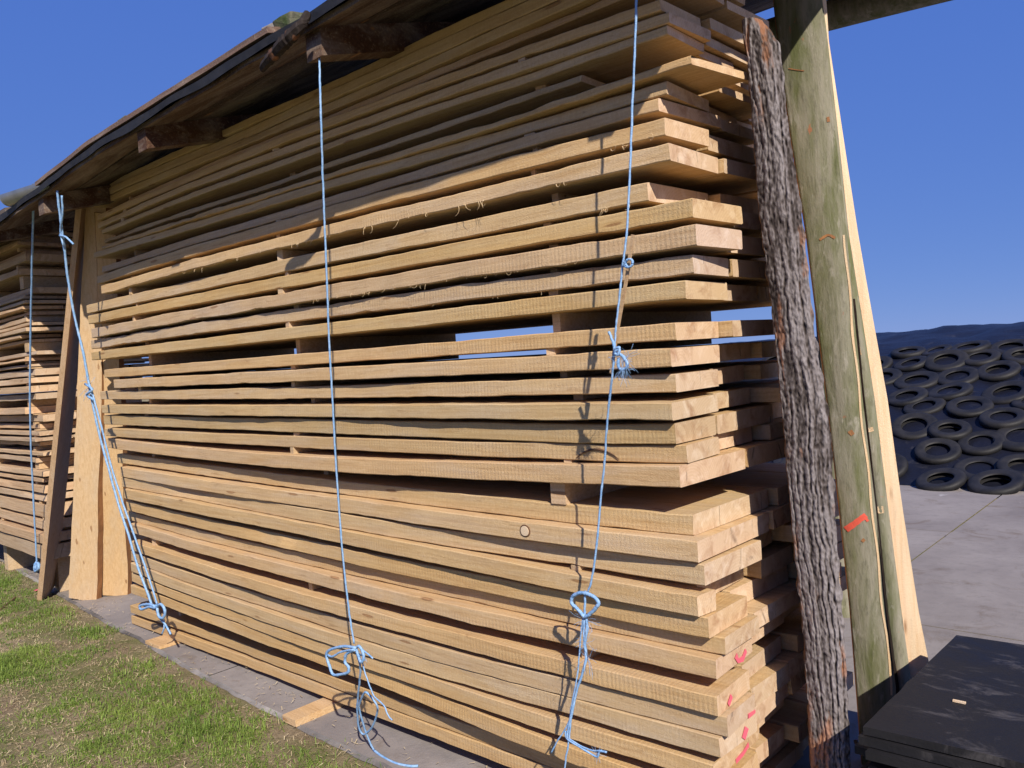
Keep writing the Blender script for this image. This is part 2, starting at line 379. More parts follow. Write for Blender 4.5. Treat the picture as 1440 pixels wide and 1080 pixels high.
# number: left (u, top, bottom); tops and bottoms at u=600 and u=780; near right corner (u, top, bottom); end's far corner (u, v)
BRD = {
1: ((130,268,275),(52,64),None,None,None), 2: ((130,276,283),(68,82),None,None,None), 3: ((133,285,291),(85,97),None,None,None),
4: ((150,296,302),(99,110),(36,44),None,None), 5: ((137,302,311),(113,131),(49,62),(928,0,14),(984,44)),
6: ((137,314,321),(135,146),(71,85),(940,22,35),(997,60)), 7: ((142,323,330),(151,160),(89,103),(938,36,47),(994,70)),
8: ((145,337,341),(179,190),(119,128),(817,105,112),None), 9: ((142,347,350),(204,208),(144,155),(995,73,82),(1058,108)),
10: ((133,356,363),(213,227),(160,173),(936,115,131),(1004,150)), 11: ((142,376,382),(236,248),(181,198),(929,136,160),(1007,176)),
12: ((138,392,397),(251,273),(205,228),(936,166,190),(995,190)), 13: ((142,404,412),(281,300),(238,262),(940,200,225),(1015,230)),
14: ((123,432,438),(321,344),(282,306),(911,256,284),(994,275)), 15: ((123,445,455),(349,370),(315,339),(974,280,305),(1039,300)),
16: ((128,463,475),(377,400),(347,373),(979,318,345),(1037,338)), 17: ((126,480,490),(407,429),(384,408),(974,358,384),(1031,376)),
18: ((128,495,507),(437,457),(415,440),(963,394,420),(1029,408)), 19: ((146,520,531),(482,502),(470,490),(950,453,478),(1012,463)),
20: ((158,535,545),(509,530),(499,523),(943,490,516),(1014,498)), 21: ((140,550,562),(537,559),(535,556),(947,526,552),(1012,530)),
22: ((140,569,582),(568,589),(567,590),(946,566,591),(1015,568)), 23: ((145,584,597),(593,616),(594,621),(950,602,627),(1006,600)),
24: ((150,602,613),(618,641),(623,645),(963,630,654),(1016,628)), 25: ((150,615,631),(648,672),(652,679),(956,656,685),(1042,655)),
26: ((165,636,652),(690,714),(710,735),(974,736,761),(1075,700)), 27: ((167,657,670),(716,740),(737,765),(980,764,790),(1080,735)),
28: ((172,673,687),(741,766),(766,792),(989,795,824),(1066,785)), 29: ((174,688,700),(769,791),(799,826),(980,844,867),(1002,852)),
30: ((178,703,718),(793,819),(829,855),(996,874,896),(1051,860)), 31: ((175,723,735),(820,838),(856,876),(1020,905,921),(1070,885)),
32: ((180,737,749),(841,862),(882,905),(1004,932,955),(1062,905)), 33: ((182,760,774),(879,900),(927,950),(1009,982,1006),(1061,960)),
34: ((182,777,789),(904,927),(951,975),(1022,1017,1038),(1066,1000)), 35: ((183,792,803),(929,949),(977,1002),(1011,1042,1064),(1060,1020)),
36: ((183,806,818),(952,970),(1006,1032),(1003,1077,1100),None), 37: ((184,823,833),(975,995),(1039,1060),None,None),
38: ((185,849,862),(999,1015),None,None,None), 39: ((183,865,878),(1017,1034),None,None,None)}
YOFF = {4:.03, 8:.035, 9:-.02, 13:-.025, 14:.005, 16:-.012, 17:.010, 18:-.006, 19:.012, 20:-.004, 21:.016, 22:-.012, 23:.012, 24:.008, 25:-.014, 26:.045,
        27:-.004, 28:.012, 29:-.012, 30:.012, 31:.05, 32:.0, 33:-.008, 34:.008, 35:-.002, 36:.008, 37:.02, 38:.09, 39:.09, 10:-.004, 11:.006, 12:-.012, 5:-.006, 7:.006}
XG = np.linspace(-4.6, 0.3, 50)
lay = {}
for i, (L, a, b_, r, e) in BRD.items():
    y = YOFF.get(i, 0.0); pts = [L, (600,) + a]
    if b_: pts.append((780,) + b_)
    if r: pts.append(r)
    xs, zc, th = [], [], []
    for u, t, bo in pts:
        T = at(u, t, 1, y); B = at(u, bo, 1, y); xs.append(T[0]); zc.append((T[2]+B[2])/2); th.append(T[2]-B[2])
    thick = float(np.median(th[1:])); thick = max(0.020, min(0.065, thick*(1.03 if i > 24 else 0.99 if i > 10 else 1.15)))
    if i in (8, 9): thick = 0.022
    if i >= 14: thick = 0.8*thick + 0.2*0.055
    deg = 2 if len(xs) > 3 else 1
    w = [1.0, 1.6, 1.3, 1.6][:len(xs)]
    cf = np.polyfit(xs, zc, deg, w=w)
    x1 = xs[-1] if r else random.uniform(-0.05, 0.06)
    x0 = xs[0]
    width = (at(e[0], e[1], 0, x1)[1] - y) if e else random.uniform(0.27, 0.36)
    lay[i] = dict(x0=x0, x1=x1, y=y, th=thick, zc=np.polyval(cf, XG), w=max(0.06, min(0.5, width)))
# settle the layers: none may cut into the one beneath
order = sorted(lay, reverse=True); prev = None
for i in order:
    d = lay[i]; zb = d['zc'] - d['th']/2
    if prev is not None: zb = np.maximum(zb, prev + 0.003)
    k = np.array([1, 2, 3, 2, 1]) / 9.0; zp = np.pad(zb, 2, mode='edge'); sm = np.convolve(zp, k, 'valid')
    if prev is not None: sm = np.maximum(sm, prev + 0.002)
    d['zb'] = sm; prev = sm + d['th']

def zb_at(i, x): return float(np.interp(x, XG, lay[i]['zb']))
def board_mesh(name, x0, x1, y0, y1, zfun, th, mats, seed, wane=0.0, skew=None, seg=0.13, rough=1.0, chip=0.0, ybow=0.006):
    """one sawn board: bevelled, slightly wavy, with end-grain caps"""
    rr = random.Random(seed); N_ = max(5, int((x1-x0)/seg)); c = min(0.003, th*0.12)
    sk1 = rr.uniform(-0.018, 0.018) if skew is None else skew; sk0 = rr.uniform(-0.03, 0.03)
    ox, oz = x0, zfun(x0); m = MB(); rings = []
    for i in range(N_+1):
        t = i/N_; x = x0 + (x1-x0)*t
        f = ybow*noise.noise((x*0.8, seed*3.1, 0)) + 0.0022*rough*noise.noise((x*7, seed*3.1, 4))
        bk = 0.008*noise.noise((x*0.9, seed*1.7, 9)); z = zfun(x)
        wt = wane*max(0, noise.noise((x*1.1, seed, 6)))
        jt = rough*(0.0016*noise.noise((x*11, seed, 1)) + 0.0024*noise.noise((x*2.6, seed, 11))); jb = rough*(0.0016*noise.noise((x*13, seed, 2)) + 0.0024*noise.noise((x*2.9, seed, 12)))
        jt -= 0.006*rough*max(0, noise.noise((x*5, seed, 21)) - 0.35); jb += 0.006*rough*max(0, noise.noise((x*5, seed, 22)) - 0.35)
        a0, a1 = y0+f, y1+bk
        sec = [(a0+c+wt*0.2, z+jb), (a1-c, z), (a1, z+c), (a1, z+th-c), (a1-c, z+th), (a0+c+wt, z+th+jt), (a0+wt, z+th-c+jt), (a0+wt*0.2, z+c+jb)]
        ring = []
        for (yy, zz) in sec:
            xx = x; q = (yy-y0)/max(1e-3, y1-y0)
            if i == N_: xx += sk1*q + 0.002*rr.uniform(-1, 1)
            if i == 0: xx += sk0*q + 0.002*rr.uniform(-1, 1)
            if i == N_ and chip and yy < y0+0.02: xx -= chip
            ring.append((xx, yy, zz))
        rings.append(ring)
    n = 8; vs = [p for r in rings for p in r]
    m.add(vs, [(i*n+j, (i+1)*n+j, (i+1)*n+(j+1) % n, i*n+(j+1) % n)[::-1] for i in range(N_) for j in range(n)], 0)
    m.f += [tuple(range(n)), tuple(N_*n+j for j in range(n))[::-1]]; m.m += [1, 1]
    return m.build(name, mats, loc=(ox, y0, oz), smooth=35)

FEAT = {  # what sets single boards apart
 5: 'dim board under the eaves, corner just under the top frame edge', 6: 'upper of two thin boards lying flush above the far-jutting board',
 7: 'lower of two thin boards lying flush above the far-jutting board', 8: 'thin shaded board that stops short of the stack end',
 9: 'thin board jutting farthest at the stack end with broken corner and shaded underside', 10: 'lowest fully shaded board under the eaves, square corner',
 11: 'topmost half sunlit board, roof shadow crossing its corner', 12: 'topmost fully sunlit board with streaked pale end',
 13: 'sunlit board fringed with curled shavings, knot hole in its end', 14: 'board just under the shaving-fringed one, ending short with stained end',
 15: 'tawny board with rough brown speckled end', 16: 'pinkish grey board with torn fibres hanging along its lower edge',
 17: 'greyish board directly under the one with torn fibres', 18: 'board with a dark brown heart stain on its end above the sky gap',
 19: 'board just beneath the wide sky gap', 20: 'second board beneath the wide sky gap, squarely cut',
 23: 'half shaded board set back under the squarely sawn ones', 24: 'board with a bark inclusion crescent near its right end',
 25: 'board resting on the big square spacer block', 26: 'board carrying the big square spacer block, crack across its end',
 27: 'board with a round pale knot, under the spacer block board', 28: 'half shaded board with pale end below the knotted board',
 29: 'narrow board with clean saw ribs, end only a hand wide', 31: 'set back board with a slanting sawn edge under an overhanging one',
 32: 'board with a pink painted arc on its end', 33: 'board with a short pink stroke on its end and a wide lit top',
 34: 'dirty grey-streaked board low in the stack', 35: 'board with splintered orange corner and pink dot on its end',
 36: 'low board with a long pink stroke on its end', 38: 'set back shaded board, second from the bottom', 39: 'lowest board of the near stack, close above the concrete'}
TINTS = [(1.0, 1.0, 1.0), (0.93, 0.91, 0.86), (1.05, 1.02, 1.00), (0.92, 0.92, 0.92), (1.03, 0.97, 0.88), (0.95, 0.95, 0.90), (1.02, 0.97, 0.94)]
TSPEC = {16: (0.97, 0.97, 1.06), 17: (0.96, 0.97, 1.04), 18: (0.98, 0.95, 0.82), 15: (0.95, 0.90, 0.74), 23: (0.85, 0.84, 0.76), 26: (0.97, 0.96, 0.90), 34: (0.94, 0.93, 0.94),
         9: (1.0, 0.93, 0.8), 38: (0.92, 0.85, 0.72), 39: (0.97, 0.9, 0.78), 37: (1.0, 0.92, 0.78), 36: (1.02, 0.95, 0.82), 30: (1.0, 0.93, 0.8), 29: (1.0, 0.96, 0.88)}
front = {}
for i, d in lay.items():
    zf = lambda x, i=i: zb_at(i, x)
    o = board_mesh('timber_board', d['x0'], d['x1'], d['y'], d['y']+d['w'], zf, d['th'], [WOOD, END], i*11+3,
                   wane=(0.03 if i in (4, 8, 11, 31) else 0.022 if i in (23, 28, 30, 37) else 0.010 if i % 3 == 0 else 0.004), rough=(2.4 if i in (13, 16, 17, 9) else 1.5), seg=0.045, chip=(0.05 if i == 9 else 0.0), ybow=0.016 + 0.012*((i*7) % 5)/4)
    t = TSPEC.get(i, TINTS[(i*5) % 7]); o.color = t + (1,)
    lb = FEAT.get(i, 'sawn board')
    tag(o, ('%s, %s from top' % (lb, ordinal(i))) if len(lb.split()) <= 12 else lb, 'board', 'boards of the near stack front')
    if i not in FEAT: o['label'] = 'pale sawn board, %s from the top of the near stack front' % ordinal(i)
    front[i] = o
# rows lying behind the front boards
for i, d in lay.items():
    y = d['y'] + d['w'] + random.uniform(0.006, 0.03); row = 2
    while y < 1.0 and row < 6:
        w = min(random.uniform(0.20, 0.40), 1.14 - y); x1 = min(0.03, d['x1'] + random.uniform(-0.08, 0.05)) if row < 4 else random.uniform(-0.08, 0.03)
        if i == 8: x1 = random.uniform(-0.1, 0.05)
        if i in (19, 20): x1 = min(x1, 0.05)
        if i < 27:
            while y + w > 0.5:
                pz = AX.T @ (np.array([x1, y+w, zb_at(i, min(0.3, x1))]) - EYE); pu, pv = 720+F*pz[0]/pz[2], 540+F*pz[1]/pz[2]
                if pu < np.interp(pv, [60, 300, 470, 600, 760, 900], [1085, 1122, 1140, 1158, 1168, 1178]) - 4 or x1 < -0.6: break
                x1 -= 0.02
        o = board_mesh('timber_board', -4.25 + random.uniform(-0.2, 0.15), x1, y, y+w, lambda x, i=i: zb_at(i, x), d['th'] - random.uniform(0, 0.003), [WOOD, END], i*17+row*5, seg=0.3)
        o.color = random.choice(TINTS) + (1,)
        tag(o, '%s board back in the layer of the %s front board from top, near stack' % (ordinal(row), ordinal(i)), 'board', 'boards of the near stack behind the front ones')
        y += w + random.uniform(0.006, 0.03); row += 1
# spacers between the layers
for i in range(1, 39):
    for k, xs0 in enumerate((-0.52, -2.08, -3.78)):
        x = xs0 + random.uniform(-0.05, 0.05); wd = random.uniform(0.026, 0.042)
        if i == 25 and k == 0: x, wd = -0.53, 0.062
        z0 = max(zb_at(i+1, x-wd/2), zb_at(i+1, x+wd/2)) + lay[i+1]['th']; z1 = min(zb_at(i, x-wd/2), zb_at(i, x+wd/2)); h = z1 - z0
        if h < 0.006: continue
        if i == 8 and k == 0: continue
        yf = max(lay[i]['y'], lay[i+1]['y']) + (random.uniform(0.03, 0.10) if random.random() < 0.7 else random.uniform(0.0, 0.02))
        if i == 25 and k == 0: yf = 0.032
        m = MB(); j = [random.uniform(-0.006, 0.006) for _ in range(4)]
        m.add([(x-wd/2, yf+j[0], z0), (x+wd/2, yf+j[1], z0), (x+wd/2+j[2], 1.08, z0), (x-wd/2+j[2], 1.08, z0),
               (x-wd/2, yf+j[0], z1), (x+wd/2, yf+j[1], z1), (x+wd/2+j[2], 1.08, z1), (x-wd/2+j[2], 1.08, z1)],
              [(0,3,2,1), (4,5,6,7), (0,1,5,4), (1,2,6,5), (2,3,7,6), (3,0,4,7)])
        o = m.build('spacer_strip', STICK, loc=(x, yf, z0)); o.color = random.choice(TINTS) + (1,)
        where = ('right', 'middle', 'left')[k]
        if i == 25 and k == 0: tag(o, 'big square spacer block with a lit side near the right end', 'spacer', 'spacers of the near stack')
        elif i == 18 and k == 0: tag(o, 'tall spacer in the wide sky gap near the right end', 'spacer', 'spacers of the near stack')
        else: tag(o, 'small wooden spacer in the %s column, under the %s board from top' % (where, ordinal(i)), 'spacer', 'spacers of the near stack')

# bearers on the concrete under the stack
for k, (u, v) in enumerate(((222, 900), (438, 996))):
    p = at(u, v, 2, CT+0.03); x = p[0]; m = MB(); zt = min(zb_at(39, max(-4.6, x-0.06)), zb_at(39, max(-4.6, x+0.06))); zt = max(zt, CT+0.02)
    y0 = (-0.02, -0.12)[k]; w = (0.10, 0.055)[k]
    m.box((x-w, y0, CT), (x+w, 1.1, min(zt, CT+(0.05, 0.032)[k]) - 0.001))
    o = m.build('bearer_beam', STICK, loc=(x, 0, CT)); o.color = (1.1, 1.0, 0.85, 1)
    tag(o, ('flat timber bearer on the concrete at the far left foot of the near stack', 'pale timber bearer poking out below the near stack by the left hanging rope')[k], 'bearer', 'bearers under the near stack')
m = MB(); x = -0.35; m.box((x-0.06, 0.1, CT), (x+0.06, 1.1, zb_at(39, x)-0.001)); o = m.build('bearer_beam', STICK, loc=(x, 0, CT)); tag(o, 'timber bearer under the near end of the near stack', 'bearer', 'bearers under the near stack')

# pink marks on board ends: thin paint just proud of the end grain
def end_mark(i, pts, wid):
    d = lay[i]; x = None; m = MB(); P = []
    for u, v in pts:
        P.append(at(u, v, 0, d['x1'] + 0.003))
    P = [Vector(p) for p in P]; vs = []
    for k, p in enumerate(P):
        t = (P[min(k+1, len(P)-1)] - P[max(k-1, 0)]); t.x = 0; t.normalize(); nn = Vector((0, -t.z, t.y)) * wid * (0.7 + 0.5*random.random())
        vs += [p+nn, p-nn]
    m.add(vs, [(2*k, 2*k+1, 2*k+3, 2*k+2) for k in range(len(P)-1)])
    return P, m
def put_mark(i, pts, wid=0.005):
    P, m = end_mark(i, pts, wid); d = lay[i]
    # the end is cut slightly askew, so lift the paint just clear of the real end face
    me = front[i].data; X = [v.co.x + front[i].location.x for v in me.vertices]; Y = [v.co.y + front[i].location.y for v in me.vertices]
    n = 8; ex = X[-n:]; ey = Y[-n:]; cf = np.polyfit(ey, ex, 1)
    m.v = [(float(np.polyval(cf, b)) + 0.0035, b, c) for a, b, c in m.v]
    m.build('paint_mark', PINK, front[i])
put_mark(32, [(1037, 922), (1041, 930), (1048, 927), (1053, 915)], 0.009)
put_mark(33, [(1032, 979), (1027, 992)], 0.009)
put_mark(35, [(1047, 1022), (1043, 1038)], 0.011)
put_mark(34, [(1055, 1008), (1066, 1001)], 0.007)
put_mark(36, [(1038, 1072), (1050, 1060), (1058, 1048)], 0.008)

# knot on the twenty-seventh board, bark crescent on the twenty-fourth
KN = new_mat('knot_wood', 0.8, 0.2); g = N(KN[1]); wv = g.n('ShaderNodeTexWave', wave_type='RINGS', rings_direction='Y'); wv.inputs['Scale'].default_value = 60; wv.inputs['Distortion'].default_value = 1.5
g.link(g.coord((1, 1, 1), False), wv.inputs['Vector']); g.link(g.mix((0.74, 0.60, 0.44), (0.62, 0.45, 0.28), wv.outputs['Fac']), KN[2].inputs['Base Color'])
kp = at(741, 747, 1, lay[27]['y']); kx, kz = float(kp[0]), zb_at(27, float(kp[0])) + lay[27]['th']*0.52
yk = min(v.co.y + front[27].location.y for v in front[27].data.vertices if abs(v.co.x + front[27].location.x - kx) < 0.16) - 0.0015
def disc(name, mat, parent, x, y, z, rx, rz, th=0.004):
    m = MB(); k = 18; vs = [(x, y-th, z)]; 
    for j in range(k):
        q = 2*math.pi*j/k; r = 1 + 0.12*noise.noise((math.cos(q)*2, math.sin(q)*2, 5)); vs.append((x+rx*r*math.cos(q), y-th*0.7, z+rz*r*math.sin(q)))
    for j in range(k):
        q = 2*math.pi*j/k; vs.append((x+rx*1.1*math.cos(q), y+0.004, z+rz*1.1*math.sin(q)))
    m.add(vs, [(0, 1+(j+1) % k, 1+j) for j in range(k)] + [(1+j, 1+(j+1) % k, 1+k+(j+1) % k, 1+k+j) for j in range(k)])
    return m.build(name, mat, parent, loc=(x, y, z), smooth=60)
disc('knot_bark_ring', BARKEDGE, front[27], kx, yk+0.001, kz, 0.0235, 0.0215, 0.001)
disc('knot', KN[0], front[27], kx, yk, kz, 0.018, 0.017, 0.002)
cp = at(838, 640, 1, lay[24]['y']); cxx = float(cp[0]); yk = min(v.co.y + front[24].location.y for v in front[24].data.vertices if abs(v.co.x + front[24].location.x - cxx) < 0.2) - 0.002
m = MB(); pts = []
for t in np.linspace(0, 1, 12):
    x = cxx - 0.085 + 0.17*t; pts.append((x, yk, zb_at(24, x) + 0.008 + 0.030*math.sin(math.pi*t)**0.8))
m.tube(pts, [0.0012 + 0.0028*math.sin(math.pi*t) for t in np.linspace(0, 1, 12)], 5)
m.build('bark_inclusion', BARKEDGE, front[24])

# curled shavings and torn fibres hanging from sawn edges
def shavings(i, u0, u1, count, big):
    d = lay[i]; m = MB(); xa, xb = float(at(u0, 300, 1, 0)[0]), float(at(u1, 300, 1, 0)[0])
    for k in range(count):
        x = random.uniform(xa, xb); z = zb_at(i, x) + 0.002; y = d['y'] - 0.004; s = random.uniform(0.5, 1.3) * big
        p = [Vector((x, y+0.006, z))]; a = random.uniform(-1, 1); cu = random.uniform(-2.2, 2.2)
        for q in range(5):
            p.append(p[-1] + Vector((math.sin(a)*0.007, -0.0018 + 0.002*random.uniform(-1, 1), -math.cos(a)*0.007)) * s); a += cu*0.55
        m.tube(spline(p, 2), [max(0.0004, 0.0011*big*(1-q/12)) for q in range(11)], 4)
    if count: m.build('wood_shavings', SHAVE, front[i], smooth=180)['kind'] = 'stuff'
shavings(13, 230, 880, 30, 1.0); shavings(16, 420, 900, 34, 0.7); shavings(11, 560, 720, 10, 0.6); shavings(17, 560, 800, 8, 0.4)
shavings(14, 780, 900, 5, 0.9); shavings(6, 500, 900, 6, 0.6); shavings(12, 860, 930, 5, 1.0)

# ------------------------------------------------------------------ far stack, rougher mixed boards
FAR = [(305,313),(320,327),(328,334),(340,345),(348,360),(368,378),(398,408),(410,415),(418,423),(425,430),(433,438),(441,448),(450,455),(458,464),(466,471),(473,478),
       (492,498),(502,506),(510,514),(517,527),(529,538),(541,551),(553,562),(572,582),(584,594),(597,604),(607,613),(616,621),(623,629),(635,641),(644,651),(661,669),
       (672,678),(682,693),(695,704),(708,727),(730,743),(747,760),(762,782)]
FX0, FX1 = -9.6, -5.78
fz = []
for t, b_ in FAR:
    T = at(50, t, 1, 0.02); B = at(50, b_, 1, 0.02); fz.append((float(B[2]), float(T[2]-B[2])))
FT = [(1.0, 0.96, 0.90), (0.94, 0.91, 0.85), (1.05, 0.98, 0.88), (0.86, 0.85, 0.84), (1.02, 0.93, 0.82), (1.1, 1.05, 0.96)]
for i, (zb, th) in enumerate(fz):
    rr = random.Random(100+i); th *= 0.93; k = i + 1
    yf = 0.02 + rr.uniform(-0.03, 0.05) - (0.05 if i in (5, 4) else 0)
    x1 = FX1 + rr.uniform(-0.16, 0.12) if k < 33 else FX1 + rr.uniform(-0.03, 0.03); y = yf; row = 0
    tilt = rr.uniform(-0.003, 0.003); amp = min(0.5*th, 0.010) if (16 <= k < 35) else 0.003
    zf = lambda x, zb=zb, tilt=tilt, amp=amp, i=i: zb + tilt*(x+6.4)*0.5 + amp*0.5*noise.noise((x*0.9, i*0.37, 2))
    while y < 0.95 and row < 3:
        w = rr.uniform(0.26, 0.42)
        o = board_mesh('timber_board', FX0 + rr.uniform(-0.2, 0.2), x1 + (rr.uniform(-0.1, 0.1) if row and k < 33 else rr.uniform(-0.02, 0.02)), y, y+w, zf, th, [WOOD_OLD, END], 900+i*7+row,
                       wane=(0.045 if (k > 15 and k < 36) else 0.02), rough=2.0, seg=0.2, ybow=0.02)
        o.color = FT[rr.randrange(6)] + (1,)
        if row == 0: tag(o, 'waney board of the far left stack, %s from its top' % ordinal(k), 'board', 'boards of the far stack front')
        else: tag(o, '%s board back in the %s layer from top of the far left stack' % (ordinal(row+1), ordinal(k)), 'board', 'boards of the far stack inner rows')
        y += w + rr.uniform(0.005, 0.02); row += 1
for i in range(len(fz)-1):
    for k, (u, vv) in enumerate(((70, 0), (8, 0))):
        x = (-5.95, -7.05)[k] + random.uniform(-0.06, 0.06); z0 = fz[i+1][0] + fz[i+1][1]*0.93 + 0.004; z1 = fz[i][0] - 0.004
        if z1 - z0 < 0.006: continue
        wd = 0.024 if z1-z0 < 0.05 else 0.045; m = MB(); m.box((x-wd, 0.05, z0), (x+wd, 0.95, z1))
        o = m.build('spacer_strip', STICK, loc=(x, 0.05, z0)); o.color = random.choice(FT) + (1,)
        tag(o, 'small spacer in the far left stack, under its %s board, %s column' % (ordinal(i+1), ('right', 'left')[k]), 'spacer', 'spacers of the far stack')
for k, x in enumerate((-5.95, -7.3)):
    m = MB(); m.box((x-0.05, 0.12, CT), (x+0.05, 1.0, fz[-1][0]-0.004)); o = m.build('bearer_beam', STICK, loc=(x, 0.12, CT))
    tag(o, ('timber bearer under the right end of the far left stack', 'timber bearer under the far left stack near the picture edge')[k], 'bearer', 'bearers under the far stack')

# ------------------------------------------------------------------ roof
RX0, RX1, EY, BY = -4.95, 0.47, -0.40, 2.8
SL = 0.27
def rb(x, y): return 2.628 + SL*(y+0.4) - 0.05*max(0.0, -3.0-x)          # underside of the rafters
roof = empty('lean_to_roof', (-2, 0.5, 2.75)); tag(roof, 'low lean-to roof of felt on boards above the near stack, dark underside', 'roof')
for k, x in enumerate((-1.16, -2.55, -3.98, 0.28)):
    m = MB(); w = 0.045; y0 = EY + (0.03, 0.015, 0.02, 0.04)[k]; h = 0.105
    vs = []
    for y in (y0, BY-0.05):
        z = rb(x, y); vs += [(x-w, y, z), (x+w, y, z), (x+w, y, z+h), (x-w, y, z+h)]
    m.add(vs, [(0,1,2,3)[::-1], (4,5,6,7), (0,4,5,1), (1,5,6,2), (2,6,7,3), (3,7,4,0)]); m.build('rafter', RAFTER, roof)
# deck boards laid along the eaves, the first with a waney edge
def deck(y0, y1, waney, xo0=0.0, xo1=0.0):
    m = MB(); xx = np.linspace(RX0+xo0, RX1+xo1, 80 if waney else 6); vs = []
    for x in xx:
        f = (0.026*noise.noise((x*2.2, 1, 1)) + 0.012*noise.noise((x*6, 1, 1))) if waney else 0
        a = y0 + f; za = rb(x, a)+0.106 + (0.012*noise.noise((x*1.6, 4, 4)) - 0.012 if waney else 0); zb_ = rb(x, y1)+0.106
        vs += [(x, a, za), (x, y1, zb_), (x, y1, zb_+0.022), (x, a, za+0.022)]
    k = len(xx); m.add(vs, [(4*i+a, 4*i+4+a, 4*i+4+(a+1) % 4, 4*i+(a+1) % 4)[::-1] for i in range(k-1) for a in range(4)] + [(0, 1, 2, 3), tuple(4*(k-1)+a for a in (3, 2, 1, 0))])
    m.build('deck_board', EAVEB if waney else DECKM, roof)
ye = EY; deck(ye, ye+0.2, True); ye += 0.205
while ye < BY: deck(ye, ye+0.24, False, random.uniform(-0.05, 0.03), random.uniform(-0.04, 0.04) + (1.2 if ye > 1.25 else 0)); ye += 0.245
# felt over the deck with a hanging front edge
m = MB(); xx = np.linspace(RX0-0.02, RX1+0.02, 90); vs = []
for x in xx:
    dr = 0.014 + 0.012*noise.noise((x*2.5, 3, 3)); f = EY - 0.022 + 0.008*noise.noise((x*4, 2, 8)); z = rb(x, EY)+0.133
    vs += [(x, f+0.004, z-dr-0.012), (x, f-0.004, z+0.002), (x, f+0.02, z+0.012), (x, 0.6, rb(x, 0.6)+0.146), (x, BY+0.05, rb(x, BY)+0.150)]
m.add(vs, [(5*i+a, 5*i+5+a, 5*i+6+a, 5*i+1+a)[::-1] for i in range(len(xx)-1) for a in range(4)]); m.build('roofing_felt', FELT, roof, smooth=50)
m = MB(); vs = [(RX1+0.02, 1.3, rb(0, 1.3)+0.149), (RX1+1.22, 1.3, rb(0, 1.3)+0.149), (RX1+1.22, BY+0.05, rb(0, BY)+0.150), (RX1+0.02, BY+0.05, rb(0, BY)+0.150)]
m.add(vs, [(0, 1, 2, 3)]); m.build('roofing_felt', FELT, roof)
# reddish batten laid on the felt along the edge
OLDB = wood_mat('old_red_batten', (0.20, 0.125, 0.095), (0.09, 0.065, 0.055), 0.3)
m = MB(); vs = []; xx = np.linspace(-3.9, -1.35, 40)
for x in xx:
    f = EY - 0.03 + 0.006*noise.noise((x*3, 6, 8)); z = rb(x, EY)+0.147 + 0.004*noise.noise((x*5, 6, 2)); vs += [(x, f, z), (x, f+0.06, z+0.015), (x, f+0.06, z+0.036), (x, f, z+0.022)]
k = len(xx); m.add(vs, [(4*i+a, 4*i+4+a, 4*i+4+(a+1) % 4, 4*i+(a+1) % 4)[::-1] for i in range(k-1) for a in range(4)] + [(0, 1, 2, 3), tuple(4*(k-1)+a for a in (3, 2, 1, 0))])
m.build('batten', OLDB, roof)
# loose pieces weighting the roof
def lump(name, c, sz, mat, seed, label, cat, group=None, rot=0.0):
    bm = bmesh.new(); bmesh.ops.create_cube(bm, size=1.0); bmesh.ops.bevel(bm, geom=bm.edges[:], offset=0.06, segments=1, affect='EDGES')
    bmesh.ops.subdivide_edges(bm, edges=bm.edges[:], cuts=1, use_grid_fill=True)
    for v in bm.verts: v.co += Vector((noise.noise(v.co*3+Vector((seed, 0, 0))), noise.noise(v.co*3+Vector((0, seed, 0))), noise.noise(v.co*3+Vector((0, 0, seed)))))*0.09
    bmesh.ops.scale(bm, vec=sz, verts=bm.verts); me = bpy.data.meshes.new(name); bm.to_mesh(me); bm.free(); me.materials.append(mat)
    o = bpy.data.objects.new(name, me); col.objects.link(o); o.location = c; o.rotation_euler = (0.2, 0, rot); tag(o, label, cat, group); return o
RT = lambda x, y: rb(x, y) + 0.155
def rtop(u, v):
    y = EY + 0.05; p = at(u, v, 1, y); return float(p[0]), y
x, y = rtop(520, 8); lump('stone_block', (-0.80, y, RT(-0.80, y)+0.012), (0.26, 0.11, 0.045), MOSS, 3, 'mossy green stone block on the roof edge at the top of the picture', 'stone', 'weights on the roof edge')
lump('stone_block', (-1.33, y+0.02, RT(-1.33, y)+0.028), (0.12, 0.10, 0.05), MOSS, 5, 'small dark block on the roof edge beside the hanging bark strip', 'stone', 'weights on the roof edge')
lump('stone_block', (-1.46, y+0.05, RT(-1.46, y)+0.05), (0.10, 0.10, 0.05), STONE, 6, 'pale stone chip behind the bark strip on the roof edge', 'stone', 'weights on the roof edge')
lump('stone_block', (-2.74, y, RT(-2.74, y)+0.02), (0.10, 0.08, 0.045), MOSS, 8, 'little dark lump midway along the roof edge', 'stone', 'weights on the roof edge')
lump('stone_block', (-3.92, y+0.03, RT(-3.92, y)+0.03), (0.16, 0.10, 0.06), STONE, 9, 'pale stone on the far left part of the roof edge', 'stone', 'weights on the roof edge')
lump('stone_block', (-4.12, y+0.01, RT(-4.12, y)+0.022), (0.14, 0.10, 0.05), MOSS, 12, 'dark stone left of the pale one on the far roof edge', 'stone', 'weights on the roof edge')
